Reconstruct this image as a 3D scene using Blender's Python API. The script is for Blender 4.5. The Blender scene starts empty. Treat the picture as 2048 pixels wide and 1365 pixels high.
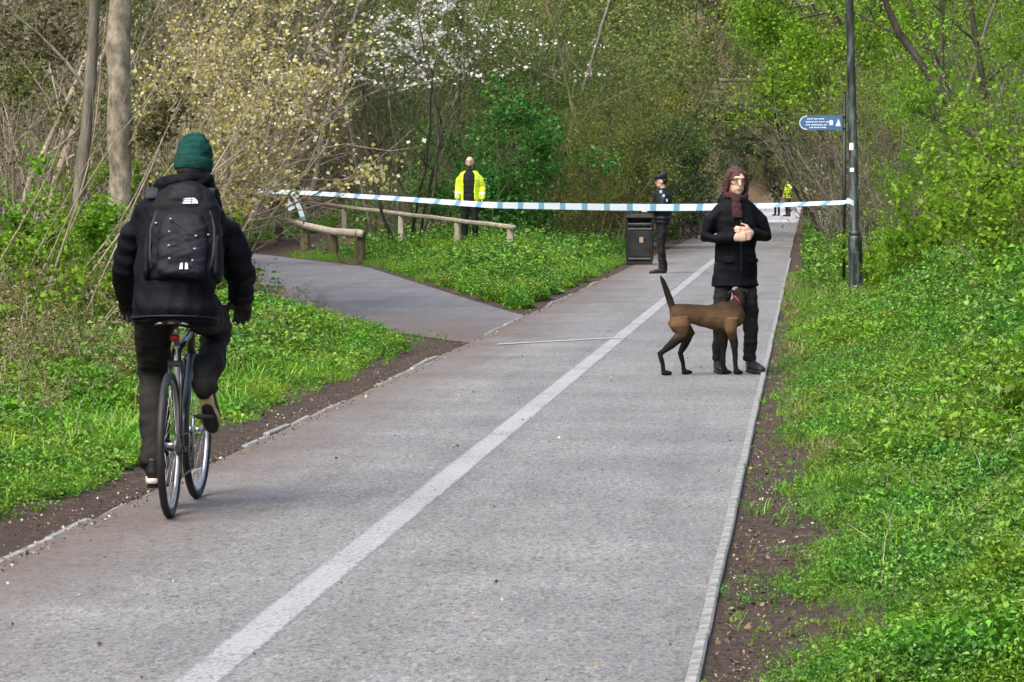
import bpy, math, random
import numpy as np
from mathutils import Vector, Matrix

PI = math.pi
SC = bpy.context.scene
COL = SC.collection

# ------------------------------------------------------------------ camera
F = 7000.0                                    # focal length in photograph pixels (long lens)
CAM_Z = 1.57
PITCH = math.atan(314.5 / F)
YAW = math.atan(591.0 / F * math.cos(PITCH))
cam_data = bpy.data.cameras.new('camera')
cam_data.sensor_width = 36.0
cam_data.lens = F / 2048.0 * 36.0
cam_data.clip_start = 0.5
cam_data.clip_end = 3000.0
cam = bpy.data.objects.new('camera', cam_data)
cam.location = (0, 0, CAM_Z)
cam.rotation_euler = (PI / 2 - PITCH, 0, YAW)
COL.objects.link(cam)
SC.camera = cam
C_F = Vector((-math.sin(YAW) * math.cos(PITCH), math.cos(YAW) * math.cos(PITCH), -math.sin(PITCH)))
C_R = Vector((math.cos(YAW), math.sin(YAW), 0))
C_U = C_R.cross(C_F)

# ------------------------------------------------------------------ light
SUN_EL, SUN_AZ = math.radians(52), math.radians(215)      # bright thin overcast, sun behind the camera to the left
world = bpy.data.worlds.new('World')
SC.world = world
world.use_nodes = True
wn = world.node_tree
bg = wn.nodes['Background']
sky = wn.nodes.new('ShaderNodeTexSky')
sky.sky_type = 'NISHITA'
sky.sun_disc = False
sky.sun_elevation = SUN_EL
sky.sun_rotation = SUN_AZ
sky.air_density = 1.0
sky.dust_density = 5.0
sky.ozone_density = 0.6
wn.links.new(sky.outputs[0], bg.inputs[0])
bg.inputs[1].default_value = 0.15
sun_data = bpy.data.lights.new('sun', 'SUN')
sun_data.energy = 1.3
sun_data.angle = math.radians(45)
sun_data.color = (1.0, 0.97, 0.93)
sun = bpy.data.objects.new('sun', sun_data)
to_sun = Vector((math.sin(SUN_AZ) * math.cos(SUN_EL), math.cos(SUN_AZ) * math.cos(SUN_EL), math.sin(SUN_EL)))
sun.rotation_euler = (-to_sun).to_track_quat('-Z', 'Y').to_euler()
sun.location = (-20, -20, 40)
COL.objects.link(sun)
SC.view_settings.view_transform = 'Standard'
SC.view_settings.look = 'None'
SC.view_settings.gamma = 1.0
SC.view_settings.exposure = 1.16
SC.render.engine = 'CYCLES'
SC.cycles.use_denoising = True
SC.cycles.use_adaptive_sampling = True
SC.cycles.adaptive_threshold = 0.035
SC.cycles.adaptive_min_samples = 24
SC.cycles.max_bounces = 5
SC.cycles.diffuse_bounces = 3
SC.cycles.glossy_bounces = 1
SC.cycles.transmission_bounces = 2
SC.cycles.transparent_max_bounces = 5

# ------------------------------------------------------------------ helpers
def at(px, py, Y):
    """world point seen at photograph pixel (px, py) at distance Y along the path"""
    d = C_R * ((px - 1024) / F) + C_U * (-(py - 682.5) / F) + C_F
    return Vector((0, 0, CAM_Z)) + d * (Y / d.y)

def sstep(a, b, x):
    t = np.clip((x - a) / (b - a), 0, 1)
    return t * t * (3 - 2 * t)

def vnoise(P, scale, seed, n=7):
    """smooth pseudo-noise, about -1..1, for an (N,3) array"""
    r = np.random.RandomState(seed)
    out = np.zeros(len(P))
    for i in range(n):
        k = r.normal(size=3)
        k = k / np.linalg.norm(k) * scale * r.uniform(.6, 1.9)
        out += np.sin(P @ k + r.uniform(0, 6.28))
    return out / math.sqrt(n) / 1.2

def tag(o, label=None, cat=None, group=None, kind=None):
    if label: o['label'] = label
    if cat: o['category'] = cat
    if group: o['group'] = group
    if kind: o['kind'] = kind
    return o

def link(name, me, parent=None, loc=None, rot=None):
    o = bpy.data.objects.new(name, me)
    COL.objects.link(o)
    if parent is not None: o.parent = parent
    if loc is not None: o.location = loc
    if rot is not None: o.rotation_euler = rot
    return o

def thing(name, label, cat, loc=(0, 0, 0), rz=0, group=None):
    o = link(name, None, None, loc, (0, 0, rz))
    o.empty_display_size = .2
    return tag(o, label, cat, group)

def dup(src, loc, rot=None, scale=None, label=None, group=None):
    r = src.copy(); COL.objects.link(r)
    r.location = loc
    if rot is not None: r.rotation_euler = rot
    if scale is not None: r.scale = scale
    if label: r['label'] = label
    if group: r['group'] = group
    for ch in list(src.children):
        c = ch.copy(); COL.objects.link(c); c.parent = r
        for g in ch.children:
            d = g.copy(); COL.objects.link(d); d.parent = c
    return r

def np_mesh(name, V, Fq, mat, smooth=False):
    """fast mesh from arrays: V (n,3), Fq (m,k) with constant k"""
    me = bpy.data.meshes.new(name)
    V = np.ascontiguousarray(V, dtype=np.float32); Fq = np.ascontiguousarray(Fq, dtype=np.int32)
    m, k = Fq.shape
    me.vertices.add(len(V)); me.vertices.foreach_set('co', V.ravel())
    me.loops.add(m * k); me.loops.foreach_set('vertex_index', Fq.ravel())
    me.polygons.add(m)
    me.polygons.foreach_set('loop_start', np.arange(0, m * k, k, dtype=np.int32))
    try: me.polygons.foreach_set('loop_total', np.full(m, k, dtype=np.int32))
    except Exception: pass
    if smooth: me.polygons.foreach_set('use_smooth', np.ones(m, dtype=bool))
    me.update(calc_edges=True)
    if mat: me.materials.append(mat)
    return me

class MB:
    """collects shapes; build() makes one mesh object"""
    def __init__(s):
        s.v, s.f = [], []
    def add(s, vs, fs):
        b = len(s.v)
        s.v += [tuple(p) for p in vs]
        s.f += [tuple(i + b for i in q) for q in fs]
    def tube(s, pts, rad, n=12, ref=(1, 0, 0), sq=2.0, caps=True, closed=False, arc=None):
        """rad: list of r or (a, b); a along ref, b across; sq: superellipse exponent"""
        pts = [Vector(p) for p in pts]; m = len(pts); ref = Vector(ref)
        vs = []
        for i, p in enumerate(pts):
            if closed: t = pts[(i + 1) % m] - pts[i - 1]
            else: t = pts[min(i + 1, m - 1)] - pts[max(i - 1, 0)]
            t.normalize()
            n1 = ref - t * ref.dot(t)
            if n1.length < 1e-4: n1 = Vector((0, 1, 0)) - t * t.y
            n1.normalize(); n2 = t.cross(n1)
            r = rad[i] if isinstance(rad, (list, tuple)) else rad
            a, b = r if isinstance(r, (list, tuple)) else (r, r)
            for j in range(n):
                th = 2 * PI * j / n
                c, q = math.cos(th), math.sin(th)
                c = math.copysign(abs(c) ** (2 / sq), c); q = math.copysign(abs(q) ** (2 / sq), q)
                vs.append(p + n1 * (a * c) + n2 * (b * q))
        fs = []
        for i in range(m if closed else m - 1):
            i2 = (i + 1) % m
            for j in range(n):
                fs.append((i * n + j, i * n + (j + 1) % n, i2 * n + (j + 1) % n, i2 * n + j))
        if caps and not closed:
            fs.append(tuple(reversed(range(n)))); fs.append(tuple((m - 1) * n + j for j in range(n)))
        s.add(vs, fs); return s
    def ell(s, c, r, n=14, m=9, rot=None):
        c = Vector(c); vs = [c + ((rot @ Vector((0, 0, -r[2]))) if rot else Vector((0, 0, -r[2])))]
        for i in range(1, m):
            ph = -PI / 2 + PI * i / m
            for j in range(n):
                th = 2 * PI * j / n
                p = Vector((r[0] * math.cos(ph) * math.cos(th), r[1] * math.cos(ph) * math.sin(th), r[2] * math.sin(ph)))
                vs.append(c + (rot @ p if rot else p))
        top = Vector((0, 0, r[2])); vs.append(c + (rot @ top if rot else top))
        fs = [(0, 1 + (j + 1) % n, 1 + j) for j in range(n)]
        for i in range(m - 2):
            for j in range(n):
                fs.append((1 + i * n + j, 1 + i * n + (j + 1) % n, 1 + (i + 1) * n + (j + 1) % n, 1 + (i + 1) * n + j))
        L = len(vs) - 1; o = 1 + (m - 2) * n
        fs += [(L, o + j, o + (j + 1) % n) for j in range(n)]
        s.add(vs, fs); return s
    def box(s, c, d, bev=0.0, rot=None):
        """box with chamfered edges, d = full sizes"""
        c = Vector(c); h = [x / 2 for x in d]; b = min(bev, min(h) * .9)
        if b <= 0:
            vs = [Vector((sx * h[0], sy * h[1], sz * h[2])) for sz in (-1, 1) for sy in (-1, 1) for sx in (-1, 1)]
            fs = [(0, 2, 3, 1), (4, 5, 7, 6), (0, 1, 5, 4), (2, 6, 7, 3), (0, 4, 6, 2), (1, 3, 7, 5)]
        else:
            vs, idx = [], {}
            for sx in (-1, 1):
                for sy in (-1, 1):
                    for sz in (-1, 1):
                        sg = (sx, sy, sz)
                        for ax in range(3):
                            p = [sg[k] * (h[k] if k == ax else h[k] - b) for k in range(3)]
                            idx[(sg, ax)] = len(vs); vs.append(Vector(p))
            fs = []
            for ax in range(3):
                u, w = (ax + 1) % 3, (ax + 2) % 3
                for sa in (-1, 1):
                    def g(su, sw):
                        t = [0, 0, 0]; t[ax] = sa; t[u] = su; t[w] = sw; return idx[(tuple(t), ax)]
                    q = (g(-1, -1), g(1, -1), g(1, 1), g(-1, 1))
                    fs.append(q if sa > 0 else tuple(reversed(q)))
            for ax in range(3):
                u, w = (ax + 1) % 3, (ax + 2) % 3
                for su in (-1, 1):
                    for sw in (-1, 1):
                        def g(sa, k):
                            t = [0, 0, 0]; t[ax] = sa; t[u] = su; t[w] = sw; return idx[(tuple(t), k)]
                        q = (g(-1, u), g(1, u), g(1, w), g(-1, w))
                        fs.append(q if su * sw < 0 else tuple(reversed(q)))
            for sx in (-1, 1):
                for sy in (-1, 1):
                    for sz in (-1, 1):
                        q = tuple(idx[((sx, sy, sz), k)] for k in range(3))
                        fs.append(q if sx * sy * sz > 0 else tuple(reversed(q)))
        s.add([c + (rot @ p if rot else p) for p in vs], fs); return s
    def lathe(s, prof, n=20, c=(0, 0, 0)):
        """prof: list of (r, z)"""
        return s.tube([(c[0], c[1], c[2] + z) for r, z in prof], [max(r, 1e-4) for r, z in prof], n)
    def mesh(s, name, mat, smooth=True):
        me = bpy.data.meshes.new(name)
        me.from_pydata([tuple(p) for p in s.v], [], s.f)
        if smooth: me.polygons.foreach_set('use_smooth', [True] * len(me.polygons))
        if mat: me.materials.append(mat)
        me.update()
        return me
    def build(s, name, mat, parent=None, smooth=True, remesh=None, relax=0, disp=None, loc=None, rot=None):
        me = s.mesh(name, mat, smooth)
        if remesh:
            me = remeshed(me, remesh, relax, mat, name, disp)
        return link(name, me, parent, loc, rot)

def remeshed(me, voxel, relax, mat, name, disp=None):
    """voxel-unite overlapping shapes into ONE continuous surface, relax it, optionally push it along its normals"""
    t = bpy.data.objects.new('tmp', me); COL.objects.link(t)
    md = t.modifiers.new('r', 'REMESH'); md.mode = 'VOXEL'; md.voxel_size = voxel
    if relax:
        sm = t.modifiers.new('s', 'SMOOTH'); sm.iterations = relax; sm.factor = .5
    dg = bpy.context.evaluated_depsgraph_get()
    out = bpy.data.meshes.new_from_object(t.evaluated_get(dg))
    bpy.data.objects.remove(t); bpy.data.meshes.remove(me)
    n = len(out.vertices)
    if disp is not None and n:
        co = np.empty(n * 3, dtype=np.float32); out.vertices.foreach_get('co', co); co = co.reshape(-1, 3)
        nr = np.empty(n * 3, dtype=np.float32); out.vertex_normals.foreach_get('vector', nr); nr = nr.reshape(-1, 3)
        co = co + nr * disp(co.astype(float))[:, None]
        out.vertices.foreach_set('co', co.astype(np.float32).ravel())
    out.polygons.foreach_set('use_smooth', [True] * len(out.polygons))
    out.materials.clear(); out.materials.append(mat); out.name = name; out.update()
    return out

def quad_strip(name, rows, mat, parent=None, smooth=False):
    """rows: list of equal-length lists of points"""
    n = len(rows[0]); vs = [tuple(p) for r in rows for p in r]
    fs = [(i * n + j, i * n + j + 1, (i + 1) * n + j + 1, (i + 1) * n + j) for i in range(len(rows) - 1) for j in range(n - 1)]
    me = bpy.data.meshes.new(name); me.from_pydata(vs, [], fs)
    if smooth: me.polygons.foreach_set('use_smooth', [True] * len(me.polygons))
    me.materials.append(mat); me.update()
    return link(name, me, parent)

# ------------------------------------------------------------------ materials
def new_mat(name):
    m = bpy.data.materials.new(name); m.use_nodes = True
    nt = m.node_tree
    return m, nt, nt.nodes['Principled BSDF']

def N(nt, typ, **kw):
    n = nt.nodes.new(typ)
    for k, v in kw.items():
        if k.startswith('i_'):
            key = k[2:]
            n.inputs[int(key) if key.isdigit() else key.replace('_', ' ')].default_value = v
        else: setattr(n, k, v)
    return n

def ramp(nt, stops, interp='LINEAR'):
    r = nt.nodes.new('ShaderNodeValToRGB'); cr = r.color_ramp; cr.interpolation = interp
    while len(cr.elements) < len(stops): cr.elements.new(.5)
    for e, (p, c) in zip(cr.elements, stops):
        e.position = p; e.color = (*c, 1) if len(c) == 3 else c
    return r

def plain(name, col, rough=.6, metal=0, spec=.4, var=.12, scale=14, bump=0, bscale=60):
    """procedural paint/cloth/metal with gentle mottling and relief"""
    m, nt, b = new_mat(name)
    tc = N(nt, 'ShaderNodeTexCoord')
    no = N(nt, 'ShaderNodeTexNoise', i_Scale=scale, i_Detail=4.0)
    nt.links.new(tc.outputs['Object'], no.inputs['Vector'])
    c0 = tuple(max(0, x * (1 - var * 1.6)) for x in col); c1 = tuple(min(1, x * (1 + var * 1.6)) for x in col)
    r = ramp(nt, [(.3, c0), (.7, c1)])
    nt.links.new(no.outputs['Fac'], r.inputs[0]); nt.links.new(r.outputs[0], b.inputs['Base Color'])
    b.inputs['Roughness'].default_value = rough; b.inputs['Metallic'].default_value = metal
    b.inputs['Specular IOR Level'].default_value = spec
    if bump:
        n2 = N(nt, 'ShaderNodeTexNoise', i_Scale=bscale, i_Detail=3.0)
        nt.links.new(tc.outputs['Object'], n2.inputs['Vector'])
        bp = N(nt, 'ShaderNodeBump', i_Strength=bump, i_Distance=.01)
        nt.links.new(n2.outputs['Fac'], bp.inputs['Height']); nt.links.new(bp.outputs[0], b.inputs['Normal'])
    return m

def leaf_mat(name, stops, trans=.3, rough=.5, objvar=.18, glossy=False, patchy=0.0):
    """each leaf (mesh island) its own tint; light passes through; patchy: stands of plants differ in hue"""
    m, nt, b = new_mat(name)
    g = N(nt, 'ShaderNodeNewGeometry')
    r = ramp(nt, stops)
    oi = N(nt, 'ShaderNodeObjectInfo')
    nt.links.new(math_node(nt, 'FRACT', math_node(nt, 'ADD', g.outputs['Random Per Island'], oi.outputs['Random'])), r.inputs[0])
    mr = N(nt, 'ShaderNodeMapRange', i_3=1 - objvar, i_4=1 + objvar)
    nt.links.new(oi.outputs['Random'], mr.inputs[0])
    hs = N(nt, 'ShaderNodeHueSaturation')
    nt.links.new(mr.outputs[0], hs.inputs['Value']); nt.links.new(r.outputs[0], hs.inputs['Color'])
    if objvar and not patchy:          # every shrub its own hue, too
        f = math_node(nt, 'FRACT', math_node(nt, 'MULTIPLY', oi.outputs['Random'], 7.31))
        hr_ = N(nt, 'ShaderNodeMapRange', i_3=.5 - objvar * .11, i_4=.5 + objvar * .11)
        nt.links.new(f, hr_.inputs[0]); nt.links.new(hr_.outputs[0], hs.inputs['Hue'])
    if patchy:
        n1 = N(nt, 'ShaderNodeTexNoise', i_Scale=1.6, i_Detail=3.0); nt.links.new(g.outputs['Position'], n1.inputs['Vector'])
        h = N(nt, 'ShaderNodeMapRange', i_1=.35, i_2=.65, i_3=.5 - patchy, i_4=.5 + patchy); nt.links.new(n1.outputs['Fac'], h.inputs[0])
        nt.links.new(h.outputs[0], hs.inputs['Hue'])
        n2 = N(nt, 'ShaderNodeTexNoise', i_Scale=4.5, i_Detail=2.0); nt.links.new(g.outputs['Position'], n2.inputs['Vector'])
        v = N(nt, 'ShaderNodeMapRange', i_1=.35, i_2=.65, i_3=.72, i_4=1.2); nt.links.new(n2.outputs['Fac'], v.inputs[0])
        nt.links.new(v.outputs[0], hs.inputs['Value'])
    if glossy:
        nt.links.new(hs.outputs[0], b.inputs['Base Color'])
        b.inputs['Roughness'].default_value = rough; b.inputs['Specular IOR Level'].default_value = .4
        front = b
    else:
        front = N(nt, 'ShaderNodeBsdfDiffuse'); nt.links.new(hs.outputs[0], front.inputs[0])
    tr = N(nt, 'ShaderNodeBsdfTranslucent'); nt.links.new(hs.outputs[0], tr.inputs[0])
    mx = N(nt, 'ShaderNodeMixShader', i_0=trans)
    nt.links.new(front.outputs[0], mx.inputs[1]); nt.links.new(tr.outputs[0], mx.inputs[2])
    nt.links.new(mx.outputs[0], nt.nodes['Material Output'].inputs[0])
    return m

def bark_mat(name, a, b_, c, scale=9, streak=.25):
    m, nt, b = new_mat(name)
    tc = N(nt, 'ShaderNodeTexCoord'); mp = N(nt, 'ShaderNodeMapping'); mp.inputs['Scale'].default_value = (1, 1, streak)
    nt.links.new(tc.outputs['Object'], mp.inputs[0])
    n1 = N(nt, 'ShaderNodeTexNoise', i_Scale=scale, i_Detail=8.0, i_Roughness=.65)
    nt.links.new(mp.outputs[0], n1.inputs['Vector'])
    r = ramp(nt, [(.3, a), (.5, b_), (.68, c)])
    nt.links.new(n1.outputs['Fac'], r.inputs[0])
    oi = N(nt, 'ShaderNodeObjectInfo'); mr = N(nt, 'ShaderNodeMapRange', i_3=.75, i_4=1.25)
    nt.links.new(oi.outputs['Random'], mr.inputs[0])
    hs = N(nt, 'ShaderNodeHueSaturation')
    nt.links.new(mr.outputs[0], hs.inputs['Value']); nt.links.new(r.outputs[0], hs.inputs['Color'])
    nt.links.new(hs.outputs[0], b.inputs['Base Color'])
    bp = N(nt, 'ShaderNodeBump', i_Strength=.6, i_Distance=.02)
    nt.links.new(n1.outputs['Fac'], bp.inputs['Height']); nt.links.new(bp.outputs[0], b.inputs['Normal'])
    b.inputs['Roughness'].default_value = .85; b.inputs['Specular IOR Level'].default_value = .2
    return m

def mix_col(nt, fac, a, b):
    m = nt.nodes.new('ShaderNodeMix'); m.data_type = 'RGBA'
    for sock, val in ((m.inputs[0], fac), (m.inputs[6], a), (m.inputs[7], b)):
        if isinstance(val, (int, float)): sock.default_value = val
        elif isinstance(val, tuple): sock.default_value = (*val, 1)
        else: nt.links.new(val, sock)
    return m.outputs[2]

def math_node(nt, op, a, b=None, clamp=False):
    m = nt.nodes.new('ShaderNodeMath'); m.operation = op; m.use_clamp = clamp
    for sock, val in ((m.inputs[0], a), (m.inputs[1], b)):
        if val is None: continue
        if isinstance(val, (int, float)): sock.default_value = val
        else: nt.links.new(val, sock)
    return m.outputs[0]

def asphalt(name, base, dirt_side=None, dirt_y=None):
    """worn asphalt: aggregate speckle, patchy wear, soil trodden in from the buried left edge"""
    m, nt, b = new_mat(name)
    tc = N(nt, 'ShaderNodeTexCoord'); P = tc.outputs['Object']
    mp = N(nt, 'ShaderNodeMapping'); mp.inputs['Scale'].default_value = (1, .36, 1); nt.links.new(P, mp.inputs[0])    # grain drawn out along the roller's run
    def noise(scale, det=4.0, rough=.6):
        n = N(nt, 'ShaderNodeTexNoise', i_Scale=scale, i_Detail=det, i_Roughness=rough)
        nt.links.new(P, n.inputs['Vector']); return n.outputs['Fac']
    big = ramp(nt, [(.3, tuple(x * .82 for x in base)), (.7, tuple(x * 1.16 for x in base))])
    nt.links.new(noise(.9, 5.0), big.inputs[0])
    # a stone in the surface: cells of 8-12 mm, some pale, some dark
    vo = N(nt, 'ShaderNodeTexVoronoi', i_Scale=120.0); nt.links.new(mp.outputs[0], vo.inputs['Vector'])
    sp = ramp(nt, [(0, (.45, .45, .45)), (.2, (.8, .8, .8)), (.5, (1, 1, 1)), (.82, (1.04, 1.04, 1.03)), (1, (1.4, 1.39, 1.36))])
    sepc = N(nt, 'ShaderNodeSeparateColor'); nt.links.new(vo.outputs['Color'], sepc.inputs[0])
    nt.links.new(sepc.outputs[0], sp.inputs[0])
    vo2 = N(nt, 'ShaderNodeTexVoronoi', i_Scale=52.0); nt.links.new(mp.outputs[0], vo2.inputs['Vector'])
    sp2 = ramp(nt, [(0, (.55, .54, .53)), (.16, (.95, .95, .95)), (.9, (1.0, 1.0, 1.0)), (1, (1.3, 1.29, 1.26))])
    sepc2 = N(nt, 'ShaderNodeSeparateColor'); nt.links.new(vo2.outputs['Color'], sepc2.inputs[0])
    nt.links.new(sepc2.outputs[1], sp2.inputs[0])
    mul = N(nt, 'ShaderNodeMix'); mul.data_type = 'RGBA'; mul.blend_type = 'MULTIPLY'; mul.inputs[0].default_value = 1
    nt.links.new(big.outputs[0], mul.inputs[6]); nt.links.new(sp.outputs[0], mul.inputs[7])
    mul2 = N(nt, 'ShaderNodeMix'); mul2.data_type = 'RGBA'; mul2.blend_type = 'MULTIPLY'; mul2.inputs[0].default_value = .8
    nt.links.new(mul.outputs[2], mul2.inputs[6]); nt.links.new(sp2.outputs[0], mul2.inputs[7])
    col = mul2.outputs[2]
    # stains and the polish of passing wheels, drawn out along the path
    mp2 = N(nt, 'ShaderNodeMapping'); mp2.inputs['Scale'].default_value = (2.6, .12, 1); nt.links.new(P, mp2.inputs[0])
    n3 = N(nt, 'ShaderNodeTexNoise', i_Scale=1.0, i_Detail=5.0, i_Roughness=.65); nt.links.new(mp2.outputs[0], n3.inputs['Vector'])
    st_ = ramp(nt, [(.32, (.78, .77, .76)), (.5, (1, 1, 1)), (.7, (1.12, 1.12, 1.12))]); nt.links.new(n3.outputs['Fac'], st_.inputs[0])
    mul3 = N(nt, 'ShaderNodeMix'); mul3.data_type = 'RGBA'; mul3.blend_type = 'MULTIPLY'; mul3.inputs[0].default_value = .75
    nt.links.new(col, mul3.inputs[6]); nt.links.new(st_.outputs[0], mul3.inputs[7]); col = mul3.outputs[2]
    if dirt_side is not None:
        x0, x1 = dirt_side
        sx = N(nt, 'ShaderNodeSeparateXYZ'); nt.links.new(P, sx.inputs[0])
        w = math_node(nt, 'MULTIPLY', math_node(nt, 'SUBTRACT', noise(.45, 3.0), .5), 1.1)
        w2 = math_node(nt, 'MULTIPLY', math_node(nt, 'SUBTRACT', noise(5, 6.0, .75), .5), 1.0)
        xx = math_node(nt, 'ADD', math_node(nt, 'ADD', sx.outputs[0], w), w2)
        mr = N(nt, 'ShaderNodeMapRange', i_1=x1, i_2=x0, i_3=0.0, i_4=.92); nt.links.new(xx, mr.inputs[0])
        dr = ramp(nt, [(.3, (.055, .042, .036)), (.5, (.11, .085, .07)), (.7, (.17, .13, .11))])
        nt.links.new(noise(16, 8.0, .75), dr.inputs[0])
        col = mix_col(nt, mr.outputs[0], col, dr.outputs[0])
    if dirt_y is not None:
        sy = N(nt, 'ShaderNodeSeparateXYZ'); nt.links.new(P, sy.inputs[0])
        w = math_node(nt, 'MULTIPLY', math_node(nt, 'SUBTRACT', noise(.8, 5.0, .7), .5), 9.0)
        yy = math_node(nt, 'ADD', math_node(nt, 'SUBTRACT', sy.outputs[1], math_node(nt, 'MULTIPLY', sy.outputs[0], -.9)), w)
        mr = N(nt, 'ShaderNodeMapRange', i_1=dirt_y[1], i_2=dirt_y[0], i_3=0.0, i_4=.9); nt.links.new(yy, mr.inputs[0])
        dr = ramp(nt, [(.3, (.055, .042, .036)), (.5, (.10, .078, .066)), (.7, (.16, .125, .105))])
        nt.links.new(noise(16, 8.0, .75), dr.inputs[0])
        col = mix_col(nt, mr.outputs[0], col, dr.outputs[0])
    nt.links.new(col, b.inputs['Base Color'])
    bp = N(nt, 'ShaderNodeBump', i_Strength=.35, i_Distance=.006)
    nt.links.new(vo.outputs['Distance'], bp.inputs['Height']); nt.links.new(bp.outputs[0], b.inputs['Normal'])
    b.inputs['Roughness'].default_value = .8; b.inputs['Specular IOR Level'].default_value = .3
    return m
# ------------------------------------------------------------------ the lie of the land (metres; the path runs along +Y)
PX0, PX1 = -3.33, -0.375                     # left and right edge of the main path
FORK_L = [(-3.33, 34.6), (-4.2, 36.6), (-5.1, 39), (-7.6, 49.5), (-10.1, 60), (-14.2, 76), (-24, 104), (-34, 124)]
FORK_R = [(-3.33, 41.4), (-3.75, 43.2), (-4.63, 47.4), (-8.4, 65.8), (-11.9, 76.3), (-21.6, 104), (-31, 122)]
FORK_POLY = np.array(FORK_L + FORK_R[::-1])

def poly_dist(X, Y, poly):
    """distance to a closed polygon, 0 inside"""
    d = np.full(X.shape, 1e9); inside = np.zeros(X.shape, bool); n = len(poly)
    for i in range(n):
        ax, ay = poly[i]; bx, by = poly[(i + 1) % n]
        t = np.clip(((X - ax) * (bx - ax) + (Y - ay) * (by - ay)) / ((bx - ax) ** 2 + (by - ay) ** 2 + 1e-9), 0, 1)
        d = np.minimum(d, np.hypot(X - ax - t * (bx - ax), Y - ay - t * (by - ay)))
        c = ((ay > Y) != (by > Y)) & (X < (bx - ax) * (Y - ay) / (by - ay + 1e-12) + ax)
        inside ^= c
    return np.where(inside, 0, d)

def left_dist(X, Y):
    return np.minimum(np.maximum(PX0 - X, 0), poly_dist(X, Y, FORK_POLY))

def height(X, Y):
    X = np.asarray(X, float); Y = np.asarray(Y, float)
    P = np.stack([X, Y, X * 0], -1).reshape(-1, 3)
    n1 = vnoise(P, .5, 3).reshape(X.shape); n2 = vnoise(P, 2.4, 4).reshape(X.shape)
    dl = left_dist(X, Y); dr = np.maximum(X - PX1, 0)
    hl = .02 * np.minimum(dl, 1) + .1 * np.clip(dl - .8, 0, 3.2) + .5 * np.clip(dl - 4, 0, 28)
    hr = .02 * np.minimum(dr, 1) + .10 * np.clip(dr - .6, 0, .9) + .52 * np.clip(dr - 1.5, 0, 27)
    h = np.where(X < -1.8, hl, hr)
    out = np.where(X < -1.8, dl, dr)
    h = h + (n1 * .06 + n2 * .02) * np.clip(out - .2, 0, 1.5)
    h = h + .33 * np.clip(Y - 236 - 6 * n1, 0, 70) * sstep(0, 6, Y - 236)
    on = (out <= 0.02) & (Y < 236)
    return np.where(on, -.035, h - .006)

def hz(x, y):
    return float(height(np.array([x]), np.array([y]))[0])

def smooth_axis(parts):
    a = []
    for lo, hi, st in parts: a += list(np.arange(lo, hi, st))
    return np.array(a + [parts[-1][1]])

# --- ground sheet
xs = smooth_axis([(-400, -80, 40), (-80, -30, 2.5), (-30, -14, .8), (-14, -6, .3), (-6, -3.36, .12), (-3.36, -3.30, .03), (-3.30, -.40, .4),
                  (-.40, -.35, .025), (-.35, 2, .1), (2, 6, .3), (6, 30, 1.2), (30, 80, 5), (80, 400, 40)])
ys = smooth_axis([(-300, 0, 30), (0, 10, 1), (10, 60, .25), (60, 110, .6), (110, 240, 2), (240, 330, 5), (330, 1200, 60)])
GX, GY = np.meshgrid(xs, ys)
GZ = height(GX, GY)
V = np.stack([GX, GY, GZ], -1).reshape(-1, 3)
ny, nx = GX.shape
I = np.arange(ny * nx).reshape(ny, nx)
Q = np.stack([I[:-1, :-1], I[:-1, 1:], I[1:, 1:], I[1:, :-1]], -1).reshape(-1, 4)

def soil_mat():
    m, nt, b = new_mat('soil_and_leaf_litter')
    tc = N(nt, 'ShaderNodeTexCoord'); P = tc.outputs['Object']
    def noise(scale, det=5.0, rough=.65):
        n = N(nt, 'ShaderNodeTexNoise', i_Scale=scale, i_Detail=det, i_Roughness=rough)
        nt.links.new(P, n.inputs['Vector']); return n.outputs['Fac']
    soil = ramp(nt, [(.3, (.028, .02, .016)), (.5, (.06, .043, .034)), (.68, (.11, .083, .066))])
    nt.links.new(noise(14, 8.0, .75), soil.inputs[0])
    lit = N(nt, 'ShaderNodeTexVoronoi', i_Scale=38.0); nt.links.new(P, lit.inputs['Vector'])
    sc = N(nt, 'ShaderNodeSeparateColor'); nt.links.new(lit.outputs['Color'], sc.inputs[0])
    lr = ramp(nt, [(0, (.05, .035, .022)), (.45, (.09, .066, .042)), (.8, (.15, .115, .075)), (1, (.27, .22, .15))])
    nt.links.new(sc.outputs[0], lr.inputs[0])
    at_ = N(nt, 'ShaderNodeAttribute', attribute_name='wood')
    col = mix_col(nt, at_.outputs['Fac'], soil.outputs[0], lr.outputs[0])
    nt.links.new(col, b.inputs['Base Color'])
    bp = N(nt, 'ShaderNodeBump', i_Strength=.8, i_Distance=.03)
    nt.links.new(noise(26, 8.0, .75), bp.inputs['Height']); nt.links.new(bp.outputs[0], b.inputs['Normal'])
    b.inputs['Roughness'].default_value = .9; b.inputs['Specular IOR Level'].default_value = .15
    return m
g_me = np_mesh('ground', V, Q, soil_mat(), True)
wood = np.where(GX < -1.8, sstep(1.5, 3.0, left_dist(GX, GY)), sstep(1.2, 2.5, GX - PX1))
wood = np.maximum(wood, sstep(225, 245, GY)).ravel().astype(np.float32)
at_ = g_me.attributes.new('wood', 'FLOAT', 'POINT'); at_.data.foreach_set('value', wood)
ground = tag(link('ground', g_me), kind='structure')

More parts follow.
